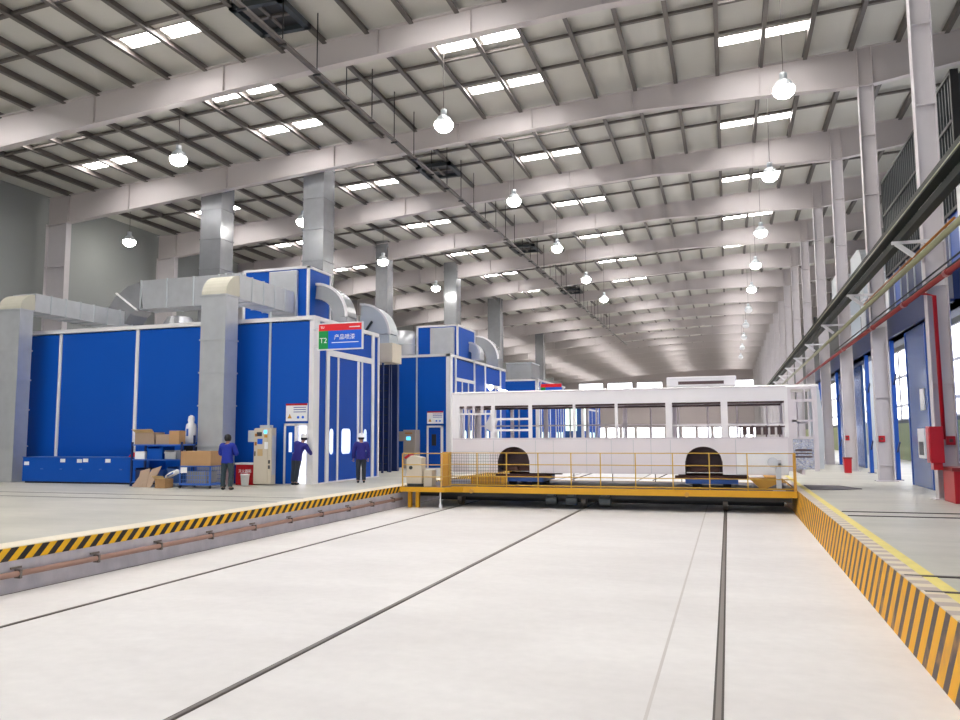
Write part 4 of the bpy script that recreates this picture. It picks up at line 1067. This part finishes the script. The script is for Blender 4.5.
for k, y in enumerate((31.2, 36.6, 46.2, 50.5, 54.5)):
    tt = thing('bay_post', 'blue square post under the navy lintel on the right, %s from the camera' % ORD[k], 'post', (5.72, y, 0), 0, 'blue posts on the right')
    b = MB(tt); b.box(5.65, 5.79, y - .08, y + .08, 0.02, 4.98); b.build('shaft', M['cyan'], tt)
    b = MB(tt); b.box(5.57, 5.87, y - .15, y + .15, 0, .02); b.build('base_plate', M['navy'], tt)
    for z in (1.0, 3.4):
        b = MB(tt); b.bar((5.72, y - .08, z), (5.72, y - .55, z + .35), .05); b.build('stay', M['navy'], tt)
for k, (ya, yb) in enumerate(((41.8, 45.4), (47.0, 50.0), (55.0, 60.0))):
    b = MB((6.3, ya, 0)); b.box(6.25, 6.35, ya, yb, 0, 5.0)
    tag(b.build('bay_screen', M['slate']), 'slate blue screen between the right hand posts, %s from the camera' % ORD[k], 'screen', 'blue screens behind the right columns')
# dark slatted enclosure on top
t = thing('louvre_enclosure', 'dark vertical-slat enclosure high above the right hand bays', 'enclosure', (6.2, 29, 7.75))
b = MB(t); b.box(6.25, 6.3, 23.6, 33.6, 7.75, 11.55); b.build('backing', M['mesh_dark'], t)
b = MB(t)
for k in range(34): y = 23.6 + k * .3; b.box(6.16, 6.25, y - .04, y + .04, 7.75, 11.55)
b.build('slats', M['mesh_dark'], t)
b = MB(t)
for z in (7.8, 10.2, 11.55): b.box(6.13, 6.3, 23.55, 33.7, z - .05, z + .05)
b.build('rail', M['black'], t)
for y in (23.55, 33.65):
    b = MB(t); b.box(6.13, 6.33, y - .07, y + .07, 7.75, 11.6); b.build('end_post', M['black'], t)
b = MB(t); b.box(6.3, 10.0, 23.6, 23.66, 7.75, 11.5); b.build('end_panel', M['mesh_dark'], t)
t = thing('clerestory_screen', 'row of blue, navy and white panels between lintel beam and dark slat enclosure', 'screen', (6.2, 29, 5.95))
for k in range(15):
    y = 22.6 + k * 1.1
    b = MB(t); b.box(6.2, 6.28, y, y + 1.04, 5.96, 7.74); b.build('panel', M[('navy', 'cyan', 'navy', 'white', 'cyan', 'navy', 'navy')[k % 7]], t)
    b = MB(t); b.box(6.16, 6.3, y + 1.04, y + 1.1, 5.96, 7.74); b.build('mullion', M['alu'], t)
for y, z, lab in ((41.2, 9.3, 'grey elbow duct high behind the third right hand column'), (49.0, 9.6, 'smaller grey elbow duct high behind the fourth right hand column')):
    tt = thing('elbow_duct', lab, 'duct', (6.5, y, 0), 0, 'elbow ducts above the right bays')
    pts = [(6.9, y, 0), (6.9, y, z)] + [(6.9, p.y, p.z) for p in arc((0, y + .9, z), .9, PI, PI / 2, ((0, 1, 0), (0, 0, 1)), 6)] + [(6.9, y + 3.0, z + .9)]
    b = MB(tt); duct_path(b, pts, 1.0, 1.1, (1, 0, 0)); b.build('bend', M['alu'], tt)
    b = MB(tt); b.box(6.36, 7.44, y - .6, y + .6, z - 1.3, z - 1.22); b.build('flange', M['trim'], tt)
    b = MB(tt); b.box(6.36, 7.44, y - .6, y + .6, z - .02, z + .04); b.build('flange', M['trim'], tt)
# busbar trunking and pipes along the columns
t = thing('busbar_trunking', 'dark green double busbar trunking on white brackets along the right hand columns', 'conduit', (4.35, 30, 6.5))
b = MB(t); b.box(4.2, 4.42, 8, 110, 6.86, 7.06); b.build('upper_duct', M['tray'], t)
b = MB(t); b.box(4.36, 4.56, 8, 110, 6.60, 6.78); b.build('lower_duct', M['tray'], t)
b = MB(t); b.box(4.19, 4.2, 8, 110, 6.90, 6.925); b.build('strip', M['ypipe'], t)
for n in range(0, 12):
    yy = Y0 + n * BAY - .2
    tt = thing('trunking_bracket', 'white angled bracket holding the busbar trunking at right hand column number %s' % ORD[n] if n < 6 else 'small white trunking bracket far along the right hand columns', 'bracket', (4.6, yy, 6.52), 0, 'white brackets under the trunking')
    b = MB(tt); b.box(4.2, 5.4, yy - .06, yy + .02, 6.52, 6.595); b.build('arm', M['trim'], tt)
    b = MB(tt); b.bar((4.3, yy - .02, 6.54), (4.70, yy - .02, 6.19), .12, .05, (0, 1, 0)); b.build('strut', M['trim'], tt)
t = thing('service_pipe', 'pale yellow-green pipe running along the right hand columns below the busbar trunking', 'pipe', (4.82, 30, 6.1))
b = MB(t); b.tube([(4.80, 8, 6.12), (4.80, 110, 6.12)], .075, 12); b.build('pipe', M['ypipe'], t, True)
t = thing('gas_pipe', 'thin orange pipe just above the yellow-green service pipe', 'pipe', (4.9, 25, 6.3))
b = MB(t); b.tube([(4.86, 19, 6.33), (4.86, 31, 6.33)], .03, 10); b.build('pipe', M['orange'], t, True)
t = thing('fire_main', 'long red fire main pipe running along the right hand columns', 'pipe', (4.8, 30, 5.2))
b = MB(t); b.tube([(4.78, 8, 5.22), (4.78, 110, 5.22)], .065, 12); b.build('pipe', M['red2'], t, True)
for y in (14.5, 19.5, 24.0, 29.0, 36.0):
    b = MB(t); b.tube([(4.78, y - .12, 5.22), (4.78, y + .12, 5.22)], .088, 12); b.build('coupling', M['red2'], t)
b = MB(t); b.tube([(4.78, 22.0, 5.2), (5.09, 22.08, 5.12), (5.11, 22.08, 1.5)], .05, 10); b.build('drop_pipe', M['red'], t, True)
for z, xx, lab in ((5.55, 4.91, 'upper of two thin dark cables above the red fire main'), (5.42, 4.91, 'lower of two thin dark cables above the red fire main')):
    b = MB((xx, 20, z)); b.tube([(xx, 8, z), (xx, 40, z)], .022, 8); tag(b.build('cable', M['tray']), lab, 'cable', 'dark cables along the columns')
t = thing('hose_cabinet', 'tall red fire hose cabinet on the first right hand column', 'cabinet', (4.7, 21.9, .8))
b = MB(t); b.box(4.70, 5.0, 21.62, 22.0, .93, 1.82); b.build('case', M['red'], t, bevel=.01)
b = MB(t); b.box(4.685, 4.70, 21.66, 21.96, .97, 1.78); b.build('door', M['red'], t)
b = MB(t); b.box(4.76, 4.96, 21.68, 21.95, .76, .93); b.build('hose_outlet', M['red'], t)
b = MB(t); b.box(4.75, 4.95, 22.0, 22.18, 1.2, 1.3); b.build('wall_bracket', M['red2'], t)
t = thing('wall_notice', 'white framed instruction notice on the slate blue partition left of the hose cabinet', 'notice', (5.62, 26.8, .9))
b = MB(t); b.box(5.58, 5.65, 26.35, 27.2, .9, 1.8); b.build('frame', M['white'], t)
b = MB(t); b.box(5.57, 5.58, 26.5, 27.05, 1.0, 1.4); b.build('picture', M['mesh_dark'], t)
for k, (y, x) in enumerate(((Y0, 5.3), (Y0 + BAY, 5.1), (Y0 + 2 * BAY, 5.05))):
    tt = thing('call_box', 'small square red alarm box on the %s right hand column' % ('first', 'second', 'third')[k], 'alarm', (x, y, 1.4), 0, 'red alarm boxes on the columns')
    b = MB(tt); b.box(x - .1, x + .1, y - .12, y - .012, 1.36, 1.58); b.build('case', M['red'], tt, bevel=.01)
    b = MB(tt); b.box(x - .04, x + .04, y - .13, y - .12, 1.43, 1.51); b.build('button', M['rust'], tt)
t = thing('sand_bin', 'large red fire sand bin at the foot of the first right hand column', 'bin', (5.4, 21.2, 0))
b = MB(t); b.box(5.02, 5.64, 21.0, 22.0, 0, .76); b.build('body', M['red'], t, bevel=.02)
b = MB(t); b.box(4.98, 5.66, 20.96, 22.04, .76, .84); b.build('lid', M['red2'], t)
b = MB(t); b.box(5.3, 5.5, 20.985, 21.0, .62, .66); b.build('label_strip', M['ochre'], t)
t = thing('fire_bin', 'small red fire bin at the foot of the third right hand column', 'bin', (4.75, 36.6, 0))
b = MB(t); b.prism([(4.66, 0), (4.92, 0), (4.94, .6), (4.63, .6)], 'y', 36.45, 36.75); b.build('body', M['red'], t)
b = MB(t); b.box(4.61, 4.96, 36.42, 36.78, .6, .66); b.build('lid', M['red2'], t)

# ------------------------------------------------------------------ people
def skin(verts, edges, radii, levels=1):
    me = bpy.data.meshes.new('s'); me.from_pydata([tuple(v) for v in verts], edges, [])
    o = bpy.data.objects.new('s', me); COL.objects.link(o)
    o.modifiers.new('sk', 'SKIN')
    for i, r in enumerate(radii):
        sv = me.skin_vertices[0].data[i]
        sv.radius = (r, r) if not isinstance(r, tuple) else r
        sv.use_root = (i == 0)
    if levels:
        ss = o.modifiers.new('ss', 'SUBSURF'); ss.levels = levels; ss.render_levels = levels
    dg = bpy.context.evaluated_depsgraph_get()
    out = bpy.data.meshes.new_from_object(o.evaluated_get(dg))
    bpy.data.objects.remove(o); bpy.data.meshes.remove(me)
    return out
def graph(J, E):
    names = list(J); idx = {n: i for i, n in enumerate(names)}
    return [J[n][0] for n in names], [(idx[a], idx[b]) for a, b in E], [J[n][1] for n in names]
def join(meshes, name, m, parent):
    bm = bmesh.new()
    for x in meshes: bm.from_mesh(x)
    me = bpy.data.meshes.new(name); bm.to_mesh(me); bm.free()
    for p in me.polygons: p.use_smooth = True
    me.materials.clear(); me.materials.append(m)
    o = bpy.data.objects.new(name, me); COL.objects.link(o); o.parent = parent
    return o
def lerp(a, b, t_): return tuple(a[i] + (b[i] - a[i]) * t_ for i in range(3))
def person(lab, loc, rz, P, jm, tm, helmet):
    """P: joint positions of the pose, figure faces local +Y"""
    t = thing('person', lab, 'person', loc, rz, None)
    J = {}; E = []
    J['pelvis'] = (P['pelvis'], (.125, .09)); J['waist'] = (lerp(P['pelvis'], P['chest'], .45), (.125, .095)); J['chest'] = (P['chest'], (.15, .105))
    J['neckb'] = (lerp(P['chest'], P['neck'], .75), (.085, .07)); J['neck'] = (P['neck'], .052)
    h = P['head']; nk = P['neck']
    d = Vector(h) - Vector(nk); d.normalize()
    J['jaw'] = (tuple(Vector(h) - d * .06 + Vector((0, .015, 0))), (.068, .078)); J['head'] = (h, (.078, .094)); J['crown'] = (tuple(Vector(h) + d * .075), (.06, .072))
    f = Vector((0, 1, 0)) 
    J['nose'] = (tuple(Vector(h) + f * .108 - d * .02), .014)
    E += [('pelvis', 'waist'), ('waist', 'chest'), ('chest', 'neckb'), ('neckb', 'neck'), ('neck', 'jaw'), ('jaw', 'head'), ('head', 'crown'), ('head', 'nose')]
    for s in 'lr':
        sg = -1 if s == 'l' else 1
        J['ear' + s] = (tuple(Vector(h) + Vector((sg * .088, -.005, -.01))), .016); E.append(('head', 'ear' + s))
        J['sh' + s] = (P['sh' + s], .062); J['el' + s] = (P['el' + s], .042); J['wr' + s] = (P['wr' + s], .028)
        J['ua' + s] = (lerp(P['sh' + s], P['el' + s], .5), .05); J['fa' + s] = (lerp(P['el' + s], P['wr' + s], .4), .04)
        J['palm' + s] = (P['palm' + s], (.036, .02))
        E += [('chest', 'sh' + s), ('sh' + s, 'ua' + s), ('ua' + s, 'el' + s), ('el' + s, 'fa' + s), ('fa' + s, 'wr' + s), ('wr' + s, 'palm' + s)]
        J['hip' + s] = (P['hip' + s], .088); J['th' + s] = (lerp(P['hip' + s], P['kn' + s], .45), .08); J['kn' + s] = (P['kn' + s], .058)
        J['ca' + s] = (lerp(P['kn' + s], P['an' + s], .35), .056); J['an' + s] = (P['an' + s], .038)
        J['toe' + s] = (P['toe' + s], .036)
        E += [('pelvis', 'hip' + s), ('hip' + s, 'th' + s), ('th' + s, 'kn' + s), ('kn' + s, 'ca' + s), ('ca' + s, 'an' + s), ('an' + s, 'toe' + s)]
    body = [skin(*graph(J, E), 2)]
    for s in 'lr':
        pm, wr = Vector(P['palm' + s]), Vector(P['wr' + s])
        ax = (pm - wr).normalized(); side = ax.cross(Vector((0, 1, 0)) if abs(ax.y) < .8 else Vector((0, 0, 1))).normalized(); nrm = side.cross(ax).normalized()
        for k, ln in enumerate((.062, .07, .066, .05)):
            a = pm + side * (-.024 + .016 * k) + ax * .01
            c1 = a + ax * ln * .55 + nrm * .008; c2 = a + ax * ln * .9 + nrm * .026
            body.append(skin([a, c1, c2], [(0, 1), (1, 2)], [.009, .0085, .007], 1))
        a = pm - side * .022 - ax * .02; c1 = a - side * .03 + ax * .02; c2 = c1 + ax * .03 + nrm * .01
        body.append(skin([a, c1, c2], [(0, 1), (1, 2)], [.011, .0095, .008], 1))
    join(body, 'body', M['skin'], t)
    # clothes: shells grown outward from the body surface
    segs = [('t', P['pelvis'], P['chest'], .03), ('t', P['chest'], J['neckb'][0], .03), ('h', J['neckb'][0], P['neck'], 0), ('h', P['neck'], h, 0)]
    for q in 'lr':
        segs += [('t', P['chest'], P['sh' + q], .028), ('a', P['sh' + q], P['el' + q], .024), ('a', P['el' + q], lerp(P['el' + q], P['wr' + q], .92), .022), ('h', P['wr' + q], P['palm' + q], 0),
                 ('p', P['pelvis'], P['hip' + q], .02), ('l', P['hip' + q], P['kn' + q], .022), ('l', P['kn' + q], lerp(P['kn' + q], P['an' + q], .95), .028), ('h', P['an' + q], P['toe' + q], 0)]
    def near(co):
        best = None
        for k, a_, b_, d_ in segs:
            a_ = Vector(a_); b_ = Vector(b_); ab = b_ - a_
            u_ = max(0.0, min(1.0, (co - a_).dot(ab) / max(ab.length_squared, 1e-9)))
            dd = (co - (a_ + ab * u_)).length
            if best is None or dd < best[0]: best = (dd, k, d_)
        return best[1], best[2]
    def shell(name, kinds, extra, m, cond):
        bm = bmesh.new(); bm.from_mesh(body[0]); bm.normal_update()
        info = {v: near(v.co) for v in bm.verts}
        keep = {v for v in bm.verts if info[v][0] in kinds and cond(v.co, info[v][0])}
        mv = [(v, v.co + v.normal * ((info[v][1] or .022) + extra)) for v in bm.verts]
        bmesh.ops.delete(bm, geom=[f for f in bm.faces if not all(v in keep for v in f.verts)], context='FACES')
        for v, c_ in mv:
            if v.is_valid: v.co = c_
        left = set(bm.faces); isl = []
        while left:
            st = [left.pop()]; grp = [st[0]]
            while st:
                f_ = st.pop()
                for e_ in f_.edges:
                    for g_ in e_.link_faces:
                        if g_ in left: left.discard(g_); st.append(g_); grp.append(g_)
            isl.append(grp)
        isl.sort(key=len)
        for grp in isl[:-1]: bmesh.ops.delete(bm, geom=grp, context='FACES')
        bmesh.ops.delete(bm, geom=[v for v in bm.verts if not v.link_faces], context='VERTS')
        me = bpy.data.meshes.new(name); bm.to_mesh(me); bm.free()
        for p_ in me.polygons: p_.use_smooth = True
        me.materials.clear(); me.materials.append(m)
        o = bpy.data.objects.new(name, me); COL.objects.link(o); o.parent = t
        sd = o.modifiers.new('thick', 'SOLIDIFY'); sd.thickness = .008
        return o
    hemz = P['pelvis'][2] - .12
    shell('jacket', 'tapl', .012, jm, lambda c_, k: (k in 'ta') or c_.z > hemz)
    shell('trousers', 'tpl', 0.0, tm, lambda c_, k: k in 'pl' or c_.z < P['pelvis'][2] + .04)
    for s in 'lr':
        an, to = Vector(P['an' + s]), Vector(P['toe' + s]); heel = an - (to - an) * .25; heel.z = to.z
        join([skin([an, tuple(heel), tuple(lerp(tuple(heel), tuple(to), .55)), tuple(to + (to - heel) * .12)], [(0, 1), (1, 2), (2, 3)], [.05, .046, .05, .04])], 'shoe', M['shoe'], t)
    hv = Vector(h)
    b = MB()
    for sg in (-1, 1): b.ball(tuple(hv + Vector((sg * .032, .088, .012))), .011, .7, 8)
    b.build('eyes', M['text_dark'], t, True)
    b = MB(); b.box(hv.x - .024, hv.x + .024, hv.y + .086, hv.y + .096, hv.z - .062, hv.z - .054); b.build('mouth', M['rust'], t)
    if helmet:
        b = MB(); b.lathe([(.128, .02), (.132, .035), (.124, .09), (.10, .14), (.055, .172), (.01, .18)], tuple(hv), 20)
        b.prism([(hv.x - .1, hv.y + .08), (hv.x + .1, hv.y + .08), (hv.x + .07, hv.y + .16), (hv.x - .07, hv.y + .16)], 'z', hv.z + .02, hv.z + .035)
        b.build('helmet', M['white'], t, True)
        b = MB(); b.lathe([(.1, -.06), (.112, -.02), (.112, .03), (.1, .05)], tuple(hv + Vector((0, -.016, 0))), 16); b.build('hair', M['hair'], t, True)
    else:
        b = MB(); b.lathe([(.085, -.07), (.104, -.02), (.108, .04), (.095, .10), (.06, .135), (.01, .148)], tuple(hv + Vector((0, -.022, 0))), 18); b.build('hair', M['hair'], t, True)
    return t
def stand(lean=0.0, fwd=0.0, arms='down', foot=.11, ht=1.0):
    P = {}
    P['pelvis'] = (lean * .3, fwd * .2, .95); P['chest'] = (lean * .75, fwd * .75, 1.30); P['neck'] = (lean, fwd, 1.47); P['head'] = (lean * 1.2, fwd * 1.25 + .02, 1.60)
    for s, g in (('l', -1), ('r', 1)):
        cx, cy = P['chest'][0], P['chest'][1]
        P['sh' + s] = (cx + g * .185 + lean * .1, cy, 1.40 - .25 * lean * g)
        if arms == 'down': P['el' + s] = (cx + g * .255, cy - .02, 1.12); P['wr' + s] = (cx + g * .26, cy + .08, .88); P['palm' + s] = (cx + g * .26, cy + .11, .80)
        elif arms == 'front': P['el' + s] = (cx + g * .275, cy + .06, 1.13); P['wr' + s] = (cx + g * .10, cy + .25, 1.14); P['palm' + s] = (cx + g * .03, cy + .27, 1.15)
        elif arms == 'lean':
            if g < 0: P['el' + s] = (cx - .25, cy + .1, 1.15); P['wr' + s] = (cx - .24, cy + .30, 1.06); P['palm' + s] = (cx - .24, cy + .31, 1.06)
            else: P['el' + s] = (cx + .3, cy + .08, 1.16); P['wr' + s] = (cx + .26, cy + .28, 1.05); P['palm' + s] = (cx + .25, cy + .35, 1.05)
        P['hip' + s] = (P['pelvis'][0] + g * .09, P['pelvis'][1], .90); P['kn' + s] = (g * foot * 1.0 + lean * .1, .02, .49); P['an' + s] = (g * foot, -.02, .085); P['toe' + s] = (g * foot * 1.15, .13, .045)
    return P
person('person with black hair in blue jacket and dark trousers, back turned, beside the cage trolley', (-15.08, 21.2, 0), 0.12, stand(arms='front', foot=.13), M['jacket'], M['trouser2'], False)
person('person in white helmet and indigo jacket leaning into the nearest booth side door', (-14.32, 23.95, 0), -.1, stand(.2, .15, 'lean', .07), M['jacket2'], M['trouser'], True)
person('person in white helmet and indigo jacket standing before the tall folding booth doors', (-12.55, 25.5, 0), .5, stand(0, .05, 'down', .1), M['jacket2'], M['trouser'], True)

# ------------------------------------------------------------------ world, camera, view
w = bpy.data.worlds.new('World'); scene.world = w; w.use_nodes = True
bg = w.node_tree.nodes['Background']; bg.inputs['Color'].default_value = (.86, .92, 1, 1); bg.inputs['Strength'].default_value = 1.0

yaw, pitch, roll = 0.306535621, 0.0969795391, -0.00541442881
cy, sy = math.cos(yaw), math.sin(yaw)
f0 = Vector((-sy, cy, 0)); r0 = Vector((cy, sy, 0)); u0 = Vector((0, 0, 1))
fw = f0 * math.cos(pitch) + u0 * math.sin(pitch); up = u0 * math.cos(pitch) - f0 * math.sin(pitch)
ri = r0 * math.cos(roll) + up * math.sin(roll); up2 = up * math.cos(roll) - r0 * math.sin(roll)
cam = bpy.data.cameras.new('Camera'); co = bpy.data.objects.new('Camera', cam); COL.objects.link(co)
mw = Matrix((ri, up2, -fw)).transposed().to_4x4(); mw.translation = Vector((0, 0, 1.65)); co.matrix_world = mw
cam.sensor_fit = 'HORIZONTAL'; cam.sensor_width = 36; cam.lens = 779.8 * 36 / 960; cam.clip_end = 500; cam.clip_start = .05
scene.camera = co
scene.view_settings.view_transform = 'Standard'; scene.view_settings.look = 'None'
scene.view_settings.exposure = 0.3; scene.view_settings.gamma = 1.0; scene.view_settings.use_curve_mapping = False
